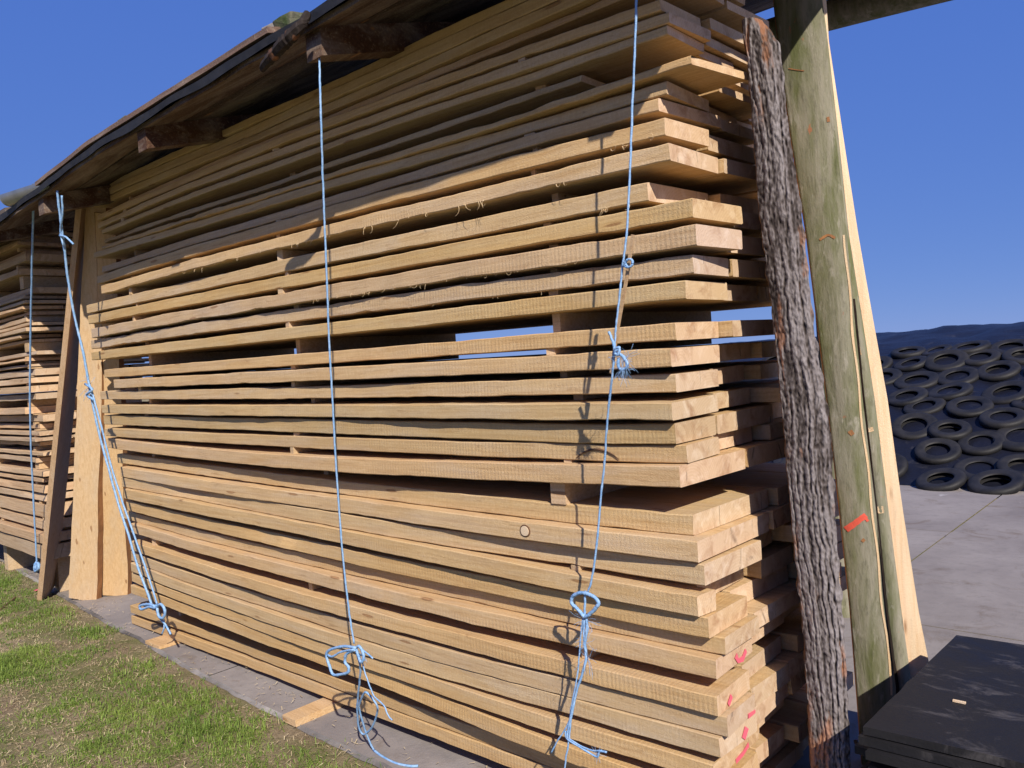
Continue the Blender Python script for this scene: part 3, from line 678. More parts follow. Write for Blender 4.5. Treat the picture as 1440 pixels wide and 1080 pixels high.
# bark strip hanging over the edge
p0 = [at(433, 18, 1, -0.44), at(425, 34, 1, -0.46), at(412, 48, 1, -0.47), at(400, 60, 1, -0.475), at(388, 74, 1, -0.47), at(372, 92, 1, -0.465), at(369, 100, 1, -0.46)]
m = MB(); sp = spline(p0, 6); k = len(sp)
m.tube([p + Vector((0.006*noise.noise((q, 1, 1)), 0, 0.006*noise.noise((q, 2, 1)))) for q, p in enumerate(sp)], [0.004 + 0.019*math.sin(math.pi*min(1, 0.10+0.9*q/k))**0.7*(1+0.5*noise.noise((q*0.9, 4, 4))) for q in range(k)], 7)
tag(m.build('bark_strip', BARK, loc=tuple(sp[-1]), smooth=40), 'ragged strip of bark hanging over the roof edge', 'bark')
# zinc gutter piece at the far end of the eaves
GA0, GB0 = Vector(at(13, 283, 1, -0.43)), Vector(at(80, 262, 1, -0.33)); gut = empty('gutter', tuple(GA0)); tag(gut, 'grey metal gutter piece under the far left end of the eaves', 'gutter')
gx = (GB0-GA0).normalized(); gs = gx.cross(Vector((0, 0, 1))).normalized(); m = MB(); vs = []
for c in (GA0, GB0):
    for ro in (0.056, 0.053):
        for q in np.linspace(math.pi, 2*math.pi, 13): vs.append(c + gs*ro*math.cos(q) + Vector((0, 0, ro*1.1*math.sin(q) + 0.03)))
f = []
for a in range(12): f += [(a, a+1, 26+a+1, 26+a), (13+a+1, 13+a, 39+a, 39+a+1), (a, 13+a, 14+a, a+1)]
m.add(vs, f); m.build('gutter_channel', ZINC, gut, smooth=60)
m = MB(); vs = [GA0 + Vector((0, 0, 0.03))] + [GA0 - gx*0.002 + gs*0.058*math.cos(q) + Vector((0, 0, 0.058*1.1*math.sin(q) + 0.03)) for q in np.linspace(math.pi, 2*math.pi, 13)]
m.add(vs, [(0, a+1, a+2) for a in range(12)]); m.build('end_cap', ZINC, gut)
# log carrying the back of the roof, running out past the stack end
LA, LB = at(1160, 42, 1, 2.6), at(1330, 2, 1, 2.6); lr = 0.082; m = MB(); pts = []; rad = []
for q, t in enumerate(np.linspace(0, 1, 26)):
    x = -4.4 + 6.8*t; z = LA[2] + lr + (LB[2]-LA[2])/(LB[0]-LA[0])*max(0, x-LA[0]) + 0.010*noise.noise((x*1.3, 2, 2))
    pts.append((x, 2.6 + 0.01*noise.noise((x, 5, 5)), z)); rad.append(lr + 0.006*noise.noise((x*1.7, 8, 1)))
m.tube(pts, rad, 14); tag(m.build('roof_log', GBARK, loc=pts[0], smooth=50), 'round log under the roof, jutting out to the right of the stack', 'log')
for k, x in enumerate((-4.35, -0.6)):
    m = MB(); zt = LA[2] + 0.02; m.tube([(x, 2.6, CT-0.02), (x+0.01, 2.6, 1.5), (x, 2.6, zt)], [0.075, 0.07, 0.066], 12)
    tag(m.build('roof_post', GBARK, loc=(x, 2.6, CT), smooth=50), ('round post at the back left of the lean-to, hidden behind the stack', 'round post at the back right of the lean-to behind the green slabs')[k], 'post', 'posts of the lean-to')
# roof of the far bay
m = MB(); vs = []
for x in (-9.8, -4.72):
    for y, z in ((-0.36, 2.70), (2.4, 3.36)): vs += [(x, y, z), (x, y, z+0.06)]
m.add(vs, [(0, 4, 6, 2)[::-1], (1, 5, 7, 3), (0, 1, 5, 4)[::-1], (2, 3, 7, 6), (4, 5, 7, 6), (0, 1, 3, 2)])
froof = empty('lean_to_roof', (-7, 0.5, 2.8)); tag(froof, 'roof over the far left stack, a brown sliver at the left picture edge', 'roof')
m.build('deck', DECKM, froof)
for x in (-5.2, -6.6, -8.0):
    m = MB(); m.add([(x-.035, -.34, 2.60), (x+.035, -.34, 2.60), (x+.035, -.34, 2.702), (x-.035, -.34, 2.702), (x-.035, 2.4, 3.256), (x+.035, 2.4, 3.256), (x+.035, 2.4, 3.358), (x-.035, 2.4, 3.358)],
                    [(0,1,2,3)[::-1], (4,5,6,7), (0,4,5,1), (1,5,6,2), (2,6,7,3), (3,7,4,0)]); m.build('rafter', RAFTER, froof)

# ------------------------------------------------------------------ slabs leaning in the gap between the stacks
def leaning(name, base, top, w0, w1, th, nrm, mats, seed, label, cat='slab', live=True, group='boards leaning between the stacks', seg=30):
    """board standing on the ground: base and top are centre points, nrm the direction its wide face looks"""
    b, t = Vector(base), Vector(top); ax = (t-b).normalized(); nn = Vector(nrm); nn = (nn - ax*nn.dot(ax)).normalized(); sd_ = ax.cross(nn).normalized()
    m = MB(); vs = []
    for i in range(seg+1):
        q = i/seg; c = b.lerp(t, q); w = (w0 + (w1-w0)*q)/2
        l = w + (0.012*noise.noise((q*5, seed, 1)) + 0.004*noise.noise((q*22, seed, 2)) if live else 0); r = w + (0.012*noise.noise((q*5, seed, 5)) + 0.004*noise.noise((q*22, seed, 6)) if live else 0)
        bl = 0.020 + 0.008*noise.noise((q*9, seed, 8)) if live else 0
        vs += [c - sd_*(l-bl) + nn*th/2, c + sd_*(r-bl) + nn*th/2, c + sd_*r - nn*th/2, c - sd_*l - nn*th/2]
    m.add(vs, [], 0)
    for i in range(seg):
        for a in range(4):
            m.f.append((4*i+a, 4*i+(a+1) % 4, 4*i+4+(a+1) % 4, 4*i+4+a)); m.m.append(1 if a in (1, 3) else 0)
    m.f += [(3, 2, 1, 0), tuple(4*seg+a for a in range(4))]; m.m += [2, 2]
    o = m.build(name, mats, loc=tuple(b), smooth=30); tag(o, label, cat, group); return o
b1 = at(66, 836, 2, GZ+0.01); t1 = at(126, 232, 1, 0.02)
leaning('leaning_plank', b1, t1, 0.34, 0.26, 0.034, (0.65, 0.76, 0), [PLANK, PLANK, END], 1, 'narrow shaded brown plank leaning edge-on beside the far stack', 'plank', False).color = (0.95, 0.9, 0.85, 1)
b2 = at(118, 842, 2, CT+0.004); t2 = at(137, 262, 1, 0.06)
leaning('leaning_slab', b2, t2, 0.25, 0.17, 0.04, (0.72, -0.69, 0.1), [SLABFACE, CAMB, END], 2, 'pale live-edge slab standing upright between the two stacks').color = (1.02, 0.98, 0.92, 1)
b3 = at(163, 836, 2, CT+0.004); t3 = at(149, 300, 1, 0.10)
leaning('leaning_slab', b3, t3, 0.22, 0.16, 0.035, (0.80, -0.6, 0.1), [SLABFACE, CAMB, END], 3, 'pale wide slab behind the blue rope against the near stack').color = (1.04, 0.97, 0.84, 1)

# ------------------------------------------------------------------ bark slab and green slabs at the right end
def log_slab(name, left, right, yv, depth, mats, seed, relief, bulge, label, nu=26, nv=260, back=None, group='bark slabs leaning at the right end'):
    """slab sawn off a log: (u, v) outlines on an upright plane give its real edges, the bark side bulges out"""
    def edge(pts, v): return np.interp(v, [p[1] for p in pts], [p[0] for p in pts])
    v0, v1 = left[0][1], left[-1][1]; facing = Vector((0.45, -0.89, 0)).normalized(); m = MB(); rel = []; vs = []
    for i in range(nv+1):
        v = v0 + (v1-v0)*i/nv; y = yv[0] + (yv[1]-yv[0])*i/nv
        L = Vector(at(edge(left, v), v, 1, y)); Rr = Vector(at(edge(right, v), v, 1, y + 0.02)); 
        for j in range(nu+1):
            s = j/nu; p = L.lerp(Rr, s); w = (Rr-L).length
            q = Vector((s*w*1.0, seed, p.z)); arch = bulge*(1-(2*s-1)**2)
            if relief:
                wx = q.x*58 + 0.8*noise.noise((q.x*7, seed, p.z*4)) + 0.35*noise.noise((q.x*20, seed, p.z*21)); rid = abs(noise.noise((wx, seed, p.z*1.6))); r2 = abs(noise.noise((q.x*46, seed+3, p.z*17))); r3 = noise.noise((q.x*170, seed, p.z*80))
                h = min(1.0, rid*2.8)*0.50 + 0.32*min(1, r2*3.0) + 0.30*r3; rel.append(max(0, min(1, h+0.05))); d = (h-0.5)*relief
            else:
                h = noise.noise((q.x*18, seed, p.z*4)); rel.append(0.5); d = h*0.0025
            ed = 0.006*relief/0.010*noise.noise((p.z*22, seed, j and 3)) if relief and j in (0, nu) else 0
            vs.append(p + facing*(arch + d) + Vector((ed, 0, 0)))
    k = nu+1
    m.add(vs, [(i*k+j, i*k+j+1, (i+1)*k+j+1, (i+1)*k+j)[::-1] for i in range(nv) for j in range(nu)], 0)
    B0 = len(m.v)                                                                    # sawn back and edges
    bk = Vector((-0.45, 0.89, 0)) * depth; side = []
    for i in range(nv+1):
        m.v.append(tuple(Vector(m.v[i*k]) + bk)); m.v.append(tuple(Vector(m.v[i*k+nu]) + bk)); rel += [0.4, 0.4]
    for i in range(nv):
        a, b_ = B0+2*i, B0+2*i+2
        m.f += [(i*k, (i+1)*k, b_, a)[::-1], (i*k+nu, (i+1)*k+nu, b_+1, a+1), (a, b_, b_+1, a+1)[::-1]]; m.m += [1, 2, 2]
    m.f += [tuple([j for j in range(k)] + [B0+1, B0]), tuple([nv*k+j for j in range(k)] + [B0+2*nv+1, B0+2*nv])[::-1]]; m.m += [1, 1]
    base = tuple(vs[-k//2]); o = m.build(name, mats, loc=base, smooth=60)
    at_ = o.data.attributes.new('relief', 'FLOAT', 'POINT'); at_.data.foreach_set('value', rel)
    tag(o, label, 'slab', group); return o
BS = log_slab('bark_slab', [(1043, 28), (1052, 90), (1058, 170), (1068, 300), (1090, 470), (1102, 600), (1116, 760), (1131, 900), (1139, 1040), (1152, 1330)],
         [(1072, 28), (1097, 62), (1108, 170), (1128, 300), (1146, 470), (1168, 600), (1177, 760), (1188, 900), (1195, 1040), (1210, 1330)], (0.20, 0.33), 0.05,
         [BARK, BARKEDGE, BARKEDGE], 5, 0.013, 0.022, 'slab with rough grey furrowed bark leaning upright against the stack end', 64, 900)
for k, (px_, d0) in enumerate(((0.17, 7), (0.115, 7), (0.066, 7))):       # unseen slabs added behind the furrowed one to shade the board ends
    cl = [(1062, 28), (1070, 90), (1078, 170), (1090, 300), (1110, 470), (1123, 600), (1138, 760), (1152, 900), (1159, 1040), (1170, 1180)]; cr = [(1072, 28), (1092, 80), (1102, 170), (1122, 300), (1140, 470), (1160, 600), (1168, 760), (1178, 900), (1185, 1040), (1193, 1180)]
    vv = np.linspace(75, 1180 - 40*k, 40); vs = []; m = MB()
    for v in vv:
        a = at(np.interp(v, [p[1] for p in cl], [p[0] for p in cl]), v, 0, px_); b_ = at(np.interp(v, [p[1] for p in cr], [p[0] for p in cr]), v, 0, px_)
        vs += [a, b_, b_ - np.array([0.028, 0.012, 0]), a - np.array([0.028, 0.0, 0])]
    m.add(vs, [(4*i+a, 4*i+(a+1) % 4, 4*i+4+(a+1) % 4, 4*i+4+a)[::-1] for i in range(len(vv)-1) for a in range(4)] + [(0, 1, 2, 3), tuple(4*(len(vv)-1)+a for a in (3, 2, 1, 0))])
    tag(m.build('leaning_slab', BARKEDGE, loc=tuple(vs[-1])), ('unseen brown slab added right behind the furrowed bark slab to shade the board ends', 'second unseen brown slab added for shade behind the furrowed bark slab', 'innermost unseen brown slab added for shade behind the furrowed bark slab, against the board ends')[k], 'slab', 'bark slabs leaning at the right end')
GA = log_slab('green_slab', [(1082, -60), (1092, 40), (1110, 180), (1134, 330), (1149, 450), (1163, 560), (1181, 720), (1196, 860), (1207, 1000), (1216, 1130)],
         [(1146, -60), (1160, 40), (1174, 180), (1188, 300), (1202, 450), (1213, 560), (1232, 720), (1247, 860), (1261, 970), (1274, 1130)], (0.90, 0.97), 0.035,
         [GBARK, CAMB, CAMB], 11, 0.0, 0.014, 'smooth green-grey bark slab with a red paint stroke at the right end', 20, 160)
GBs = log_slab('green_slab', [(1120, -60), (1138, 40), (1155, 180), (1176, 330), (1194, 450), (1209, 560), (1231, 720), (1248, 860), (1263, 970), (1276, 1130)],
         [(1148, -60), (1162, 40), (1178, 180), (1194, 330), (1213, 450), (1230, 560), (1250, 720), (1268, 860), (1283, 970), (1298, 1130)], (0.95, 1.02), 0.02,
         [GBARK, CAMB, CAMB], 17, 0.0, 0.010, 'narrow split-off strip of green bark slab beside the pale sawn edge', 14, 160)
# pale sawn plank face behind them, its wide face turned to the sun
LP = [(1150, -60), (1158, 40), (1172, 180), (1188, 330), (1206, 450), (1224, 560), (1244, 720), (1262, 860), (1276, 960), (1292, 1130)]
RP = [(1158, -60), (1166, 60), (1184, 180), (1207, 330), (1228, 450), (1248, 560), (1270, 720), (1292, 860), (1306, 930), (1336, 1130)]
GP = log_slab('sawn_slab', LP, RP, (0.985, 1.05), 0.02, [PALE, CAMB, CAMB], 23, 0.0, 0.002, 'tall pale freshly sawn slab edge, rightmost of the leaning slabs', 6, 160)
# red stroke and orange scars on the green slab
def scar(name, mat, parent, pts, w, yv, lift, sub=None):
    m = MB(); P = [Vector(at(u, v, 1, yv)) + Vector((0.45, -0.89, 0)).normalized()*lift for u, v in pts]; vs = []
    for k, p in enumerate(P):
        t = (P[min(k+1, len(P)-1)] - P[max(k-1, 0)]).normalized(); n_ = t.cross(Vector((0.45, -0.89, 0))).normalized()*w*(0.75+0.4*abs(noise.noise((k*1.7, w*900, 2))))
        vs += [p+n_, p-n_]
    m.add(vs, [(2*k, 2*k+1, 2*k+3, 2*k+2) for k in range(len(P)-1)]); return m
def project_on(o, m, name, mat, lift=0.002):
    """drop the paint onto the real bark surface"""
    from mathutils.bvhtree import BVHTree
    bv = BVHTree.FromPolygons([Vector(v.co) + o.location for v in o.data.vertices], [tuple(p.vertices) for p in o.data.polygons])
    d = Vector((-0.45, 0.89, 0)).normalized(); out = []
    for v in m.v:
        h = bv.ray_cast(Vector(v) - d*0.3, d); out.append(tuple((h[0] if h[0] else Vector(v)) - d*lift))
    m.v = out; return m.build(name, mat, o)
dn = lambda pts, n=5: [tuple(p[:2]) for p in spline([(a, b, 0) for a, b in pts], n)]
project_on(GA, scar('r', RED, None, dn([(1190, 746), (1200, 739), (1211, 731), (1219, 726)], 4), 0.012, 0.93, 0.0), 'paint_mark', RED)
project_on(GA, scar('r', RED, None, dn([(1213, 727), (1218, 730), (1222, 735)], 4), 0.006, 0.93, 0.0), 'paint_mark', RED)
for pts, w in (([(1152, 338), (1158, 334), (1165, 331), (1174, 335)], 0.005), ([(1195, 606), (1200, 612)], 0.009), ([(1213, 760), (1217, 763)], 0.008), ([(1203, 1040), (1204, 1046)], 0.008),
               ([(1108, 100), (1120, 102), (1130, 103)], 0.0022), ([(1164, 165), (1165, 172)], 0.006)):
    project_on(GA, scar('s', CAMB, None, dn(pts), w, 0.93, 0.0), 'bark_scar', CAMB)
for pts, w in (([(1224, 602), (1226, 608)], 0.012), ([(1239, 714), (1241, 724)], 0.012), ([(1204, 470), (1207, 490), (1209, 500)], 0.010)):
    project_on(GBs, scar('s', SLABFACE, None, dn(pts), w, 0.97, 0.0), 'bark_scar', SLABFACE)

SPLIT = plain('dark_split', (0.012, 0.009, 0.008), (0.03, 0.02, 0.015), 20, 0.9, 0.1, 0)
AR = [(1188, 300), (1202, 450), (1213, 560), (1232, 720), (1247, 860), (1261, 970)]
ln_ = lambda v, o: (float(np.interp(v, [p[1] for p in AR], [p[0] for p in AR])) + o, v)
project_on(GA, scar('o', CAMB, None, [ln_(v, -3.2 + 1.2*math.sin(v*0.05)) for v in np.linspace(330, 985, 40)], 0.0045, 0.93, 0.0), 'split_edge', SLABFACE, 0.0025)
project_on(GBs, scar('d', SPLIT, None, [ln_(v, 1.5) for v in np.linspace(420, 985, 30)], 0.0065, 0.97, 0.0), 'split', SPLIT, 0.004)

# ------------------------------------------------------------------ pile of black rubber mats, lower right
mats_n = 22; zt = 0.5; th = 0.022
for k in range(mats_n):
    rr = random.Random(40+k); gap = 0.004 if k > 0 else 0.0
    z1 = zt - k*(th+0.004); z0 = z1 - th
    if z0 < CT: break
    jx, jy = (0.0, 0.0) if k == 0 else (rr.uniform(-0.035, 0.05), rr.uniform(-0.04, 0.05)); ang = 0.0 if k == 0 else rr.uniform(-0.03, 0.03)
    m = MB(); nx, ny = 16, 12; x0, x1, y0, y1 = 0.405, 1.55, 0.118, 0.95; vs = []
    for lay_ in (1, 0):
        for i in range(nx+1):
            for j in range(ny+1):
                x = x0 + (x1-x0)*i/nx + jx; y = y0 + (y1-y0)*j/ny + jy + 0.06*(i/nx); x += 0.02*(j/ny)
                if i in (0, nx): x += 0.006*noise.noise((j*0.9, k, 3))
                if j in (0, ny): y += 0.006*noise.noise((i*0.9, k, 3))
                cx_, cy_ = 0.9, 0.5; dx, dy = x-cx_, y-cy_; x = cx_ + dx*math.cos(ang) - dy*math.sin(ang); y = cy_ + dx*math.sin(ang) + dy*math.cos(ang)
                vs.append((x, y, (z1 if lay_ else z0) + 0.0012*noise.noise((x*4, y*4, k))))
    S = (nx+1)*(ny+1); I = lambda i, j: i*(ny+1)+j
    m.add(vs, [(I(i, j), I(i+1, j), I(i+1, j+1), I(i, j+1)) for i in range(nx) for j in range(ny)])
    m.add(vs, [(S+I(i, j), S+I(i+1, j), S+I(i+1, j+1), S+I(i, j+1))[::-1] for i in range(nx) for j in range(ny)])
    m.v = m.v[:2*S]; m.f = m.f[:nx*ny] + [tuple(a-2*S for a in f) for f in m.f[nx*ny:]]
    ring = [I(i, 0) for i in range(nx)] + [I(nx, j) for j in range(ny)] + [I(i, ny) for i in range(nx, 0, -1)] + [I(0, j) for j in range(ny, 0, -1)]
    m.f += [(ring[a], S+ring[a], S+ring[(a+1) % len(ring)], ring[(a+1) % len(ring)])[::1] for a in range(len(ring))]; m.m = [0]*len(m.f)
    o = m.build('rubber_mat', MATM, loc=(0.9, 0.5, z0), smooth=40)
    tag(o, 'dusty black rubber mat on top of the pile at lower right' if k == 0 else ('black rubber mat, %s from the top of the pile' % ordinal(k+1)), 'mat', 'pile of black rubber mats')
p = at(1349, 987, 2, zt+0.003); m = MB(); m.box((p[0]-0.016, p[1]-0.004, zt+0.001), (p[0]+0.016, p[1]+0.004, zt+0.006)); tag(m.build('wood_chip', PALE, loc=tuple(p)), 'small orange wood chip lying on the top rubber mat', 'wood chip')

# ------------------------------------------------------------------ silage heap under black plastic, held down by tyres
HY0 = 6.85
def heap_z(x, y):
    t = (y-HY0)/5.2
    z = 1.585*math.sin(min(1.0, max(0.0, t))*math.pi/2)**1.12 if t < 1 else 1.585 - 0.004*(t-1)**2
    z += 0.02*(x+2)*max(0, min(1, t)) * (1 if x > -6 else 0)
    return z
def heap_full(x, y):
    t = max(0, min(1, (y-HY0)/0.8)); w = 0.06*noise.noise((x*0.8, y*0.8, 2)) + 0.045*noise.noise((x*2.3+y, y*1.2, 7)) + 0.035*abs(noise.noise((x*3.1-y*1.5, y*2.0, 9)))
    return CT + 0.004 + heap_z(x, y) + t*w
m = MB(); xs = np.linspace(-13, 7, 200); ys = np.concatenate([np.linspace(HY0, HY0+6, 80), np.linspace(HY0+6.4, HY0+34, 26)]); n = len(ys)
m.add([(x, y + 0.05*noise.noise((x*1.4, 3, 3))*(1 if j == 0 else 0.3), heap_full(x, y)) for x in xs for j, y in enumerate(ys)],
      [(i*n+j, i*n+j+1, (i+1)*n+j+1, (i+1)*n+j)[::-1] for i in range(len(xs)-1) for j in range(n-1)])
tag(m.build('silage_heap', PLASTIC, loc=(-3, 8, 0), smooth=180), 'long silage heap under wrinkled black plastic beyond the concrete', 'silage heap')
# tyre
def tyre_mesh():
    prof = [(0.150, 0.030), (0.158, 0.012), (0.185, 0.006), (0.235, 0.004), (0.268, 0.018), (0.281, 0.045), (0.284, 0.080), (0.281, 0.112), (0.268, 0.138), (0.246, 0.152), (0.222, 0.154), (0.196, 0.144), (0.172, 0.146), (0.158, 0.138), (0.150, 0.120),
            (0.168, 0.108), (0.225, 0.118), (0.252, 0.098), (0.256, 0.075), (0.252, 0.052), (0.225, 0.032), (0.168, 0.040)]
    k = 36; m = MB(); n = len(prof); vs = []
    for i in range(k):
        a = 2*math.pi*i/k
        for j, (r, z) in enumerate(prof):
            rr = r - (0.005 if (j in (5, 7) and i % 2) else 0); vs.append((rr*math.cos(a), rr*math.sin(a), z))
    m.add(vs, [(i*n+j, ((i+1) % k)*n+j, ((i+1) % k)*n+(j+1) % n, i*n+(j+1) % n) for i in range(k) for j in range(n)])
    me = bpy.data.meshes.new('tyre'); me.from_pydata(m.v, [], m.f); me.materials.append(RUBBER); me.polygons.foreach_set('use_smooth', [True]*len(m.f)); me.set_sharp_from_angle(angle=R_(50)); return me
TY = tyre_mesh(); placed = []
def add_tyre(x, y, s=1.0, label=None, tilt=None):
    for (a, b_) in placed:
        if math.hypot(a-x, b_-y) < 0.365: return
    placed.append((x, y)); e = 0.22
    gx = (heap_full(x+e, y)-heap_full(x-e, y))/(2*e); gy = (heap_full(x, y+e)-heap_full(x, max(HY0+0.02, y-e)))/(y+e-max(HY0+0.02, y-e))
    nrm = Vector((-gx, -gy, 1)).normalized(); nrm = (nrm + Vector((random.uniform(-.11, .11), random.uniform(-.11, .11), 0))).normalized()
    z = max(heap_full(x+a*0.2, y+b_*0.2) - (gx*a*0.2+gy*b_*0.2) for a in (-1, 0, 1) for b_ in (-1, 0, 1)) - 0.04
    o = bpy.data.objects.new('tyre', TY); col.objects.link(o); o.location = (x, y, z); q = Vector((0, 0, 1)).rotation_difference(nrm); o.rotation_euler = (q @ Matrix.Rotation(random.uniform(0, 6), 3, 'Z').to_quaternion()).to_euler()
    o.scale = (s, s, random.uniform(0.44, 0.60)); tag(o, label or 'old black car tyre among many on the silage heap', 'tyre', 'tyres on the silage heap')
def on_heap(u, v):
    y = HY0
    for _ in range(400):
        p = at(u, v, 1, y)
        if p[2] <= heap_full(float(p[0]), y) + 0.07: return float(p[0]), y
        y += 0.02
    return None
TL = {(920, 1000): 'big worn tyre at the foot of the heap, nearest the right edge', (600, 1000): 'tyre at the foot of the heap beside the concrete joint', (455, 372): 'highest tyre near the slabs, pale rim on bare plastic',
      (650, 430): 'pale-rimmed tyre in the highest row, centre of the heap', (985, 440): 'pale-rimmed tyre in the highest row at the right picture edge', (760, 185): 'lone tyre lying right at the crest of the heap'}
for zx, zy in ((455,372),(650,430),(985,440),(760,185),(400,470),(560,472),(760,510),(500,518),(960,518),(960,590),(645,572),(420,580),(440,635),(590,690),(840,660),(1070,685),(920,755),(370,730),(575,785),(390,830),(545,880),(820,880),(1070,880),(600,1000),(920,1000),(400,985)):
    h = on_heap(1180 + zx/4.154, 440 + zy/4.154)
    if h: add_tyre(h[0], h[1], random.uniform(0.78, 0.98), TL.get((zx, zy)))
for r in range(7):
    y = HY0 + 0.26 + r*0.43
    for c in range(-14, 9): add_tyre(c*0.46 + (0.23 if r % 2 else 0) + random.uniform(-0.06, 0.06), y + random.uniform(-0.06, 0.06), random.uniform(0.78, 0.98)) if -5.6 < c*0.46 < 1.8 else None

for _ in range(4000):                                                   # fill the holes left between the rows
    y = HY0 + 0.24 + random.random()*3.0; add_tyre(random.uniform(-5.4, 1.6), y, random.uniform(0.66, 0.92))
rows_ = {}
for o in [o for o in bpy.data.objects if o.name.startswith('tyre') and o['label'].startswith('old black')]: rows_.setdefault(int((o.location.y-HY0)/0.5), []).append(o)
for r, os_ in rows_.items():
    for k, o in enumerate(sorted(os_, key=lambda o: -o.location.x)): o['label'] = 'old black tyre, %s from the right in the %s row up the silage heap' % (ordinal(k+1), ordinal(r+1))

# ------------------------------------------------------------------ blue twine
def rope_pts(lst):
    """(u, v, y) triples: points of upright planes in front of the stack"""
    return [Vector(at(u, v, 1, y)) for u, v, y in lst]
def rope(m, lst, r=0.0034, n=5, wob=0.0015, k=6):
    P = spline(rope_pts(lst), n)
    P = [p + Vector((noise.noise((i*0.35, r*999, 1)), noise.noise((i*0.35, r*999, 4)), 0))*wob for i, p in enumerate(P)]
    m.tube(P, [r*(1+0.22*noise.noise((i*0.9, r*700, 3))) for i in range(len(P))], k, twist=0.5)
def frays(m, c, cnt, ln, r=0.0005, bias=(0, 0, -0.3)):
    for _ in range(cnt):
        d = Vector((random.gauss(0, 1), random.gauss(0, 0.6), random.gauss(0, 1))) + Vector(bias); d.normalize(); p = Vector(c); L = [p.copy()]
        for q in range(3): d += Vector((random.gauss(0, .4), 0, random.gauss(0, .4)-0.15)); p = p + d.normalized()*ln/3*random.uniform(.6, 1.3); L.append(p.copy())
        m.tube(spline(L, 3), r, 3)
# left hanging rope
y1 = lambda v: float(np.interp(v, [80, 905], [-0.40, -0.22]))
r1 = empty('twine_rope', tuple(at(450, 84, 1, -0.37))); tag(r1, 'blue twine hanging from a rafter to a bow near the middle of the near stack', 'rope', 'blue twine ropes')
m = MB(); rope(m, [(449, 80, -0.36), (451, 150, y1(150)), (454, 250, y1(250)), (458, 350, y1(350)), (463, 480, y1(480)), (468, 570, y1(570)), (473, 660, y1(660)), (482, 780, y1(780)), (491, 860, y1(860)), (498, 905, y1(905))], 0.0040, 14)
m.build('rope_line', TWINE, r1, smooth=180)
q = lambda pts, y: [(430+a/4.91, 860+b_/4.91, y if not hasattr(y, '__len__') else y[i]) for i, (a, b_) in enumerate(pts)]
m = MB(); rope(m, q([(345,250),(270,240),(200,252),(152,275),(145,315),(165,380),(190,435),(250,432),(290,420),(297,385),(270,345),(285,290),(345,262)], -0.23), 0.0062, 6)
rope(m, q([(150,300),(185,310),(240,280),(330,262)], -0.235), 0.0045, 6)
rope(m, q([(345,240),(360,300),(385,350),(400,300),(370,240),(345,250)], -0.225), 0.0060, 6); rope(m, q([(370,250),(420,285),(465,322)], -0.22), 0.0035, 5)
frays(m, at(430+400/4.91, 860+310/4.91, 1, -0.22), 16, 0.03)
m.build('rope_bow', TWINE, r1, smooth=180)
gp = at(526, 1054, 2, GZ+0.02); yg = float(gp[1])
tp = [(340,255),(365,330),(378,400),(372,480),(358,600),(355,700),(368,800),(395,848),(440,820),(475,760),(496,665),(460,600),(412,556),(385,600),(368,660),(388,740),(410,820),(440,900),(470,960)]
m = MB(); rope(m, q(tp, [(-0.22 + (yg+0.22)*min(1, max(0, (b_-300)/660))) for a, b_ in tp]), 0.0045, 6)
rope(m, q([(400,300),(395,370),(430,480),(470,580),(540,650),(570,720),(598,750)], -0.2), 0.0030, 6)
P = [Vector(at(526, 1055, 2, GZ+0.018)), Vector(at(538, 1064, 2, GZ+0.012)), Vector(at(556, 1073, 2, GZ+0.012)), Vector(at(575, 1077, 2, GZ+0.014)), Vector(at(588, 1077, 2, GZ+0.016))]
m.tube(spline(P, 6), 0.0052, 6); m.build('rope_tail', TWINE, r1, smooth=180)
# right hanging rope with the stick tied in
y2 = lambda v: float(np.interp(v, [-60, 60, 360, 520, 680, 840, 1080], [-0.20, -0.19, -0.19, -0.19, -0.13, -0.11, -0.10]))
r2 = empty('twine_rope', tuple(at(895, 0, 1, -0.19))); tag(r2, 'blue twine hanging near the right end with a stick and loops tied into it', 'rope', 'blue twine ropes')
m = MB(); rope(m, [(u, v, y2(v)) for u, v in ((899, -60), (895, 0), (891, 110), (886, 240), (881, 330), (876, 370), (870, 430), (866, 463), (864, 494), (861, 528), (855, 580), (850, 650), (845, 700), (839, 770), (832, 815), (827, 832))], 0.0034, 12)
m.build('rope_line', TWINE, r2, smooth=180)
w2 = lambda pts, y=-0.115: [(740+a/3.857, 800+b_/3.857, y) for a, b_ in pts]
m = MB(); rope(m, w2([(318,262),(275,215),(246,185),(252,150),(290,130),(330,135),(372,155),(392,185),(375,215),(345,245),(318,262)], -0.12), 0.0062, 6)
rope(m, w2([(320,120),(318,190),(318,262)], -0.115), 0.004, 5); m.build('rope_loop', TWINE, r2, smooth=180)
m = MB(); rope(m, w2([(318,255),(312,330),(318,420),(325,485),(300,580),(268,680),(245,790),(225,880),(222,920)]), 0.0044, 6); rope(m, w2([(306,270),(294,400),(288,470),(278,580),(250,720),(232,820),(205,880),(165,940),(138,998)]), 0.0026, 6)
rope(m, w2([(325,260),(330,330),(318,400),(324,470)]), 0.005, 5); rope(m, w2([(262,720),(240,840),(232,930),(218,1010),(208,1090)]), 0.0030, 6)
rope(m, w2([(212,880),(222,920),(290,965),(345,1000),(385,1018),(400,990),(436,994)]), 0.0036, 6); rope(m, w2([(222,915),(300,962),(360,985),(410,985)]), 0.0028, 5)
frays(m, at(740+320/3.857, 800+280/3.857, 1, -0.115), 18, 0.05); frays(m, at(740+322/3.857, 800+400/3.857, 1, -0.115), 14, 0.04); frays(m, at(740+330/3.857, 800+480/3.857, 1, -0.115), 14, 0.06); frays(m, at(740+385/3.857, 800+1010/3.857, 1, -0.115), 14, 0.03)
m.build('rope_tail', TWINE, r2, smooth=180)
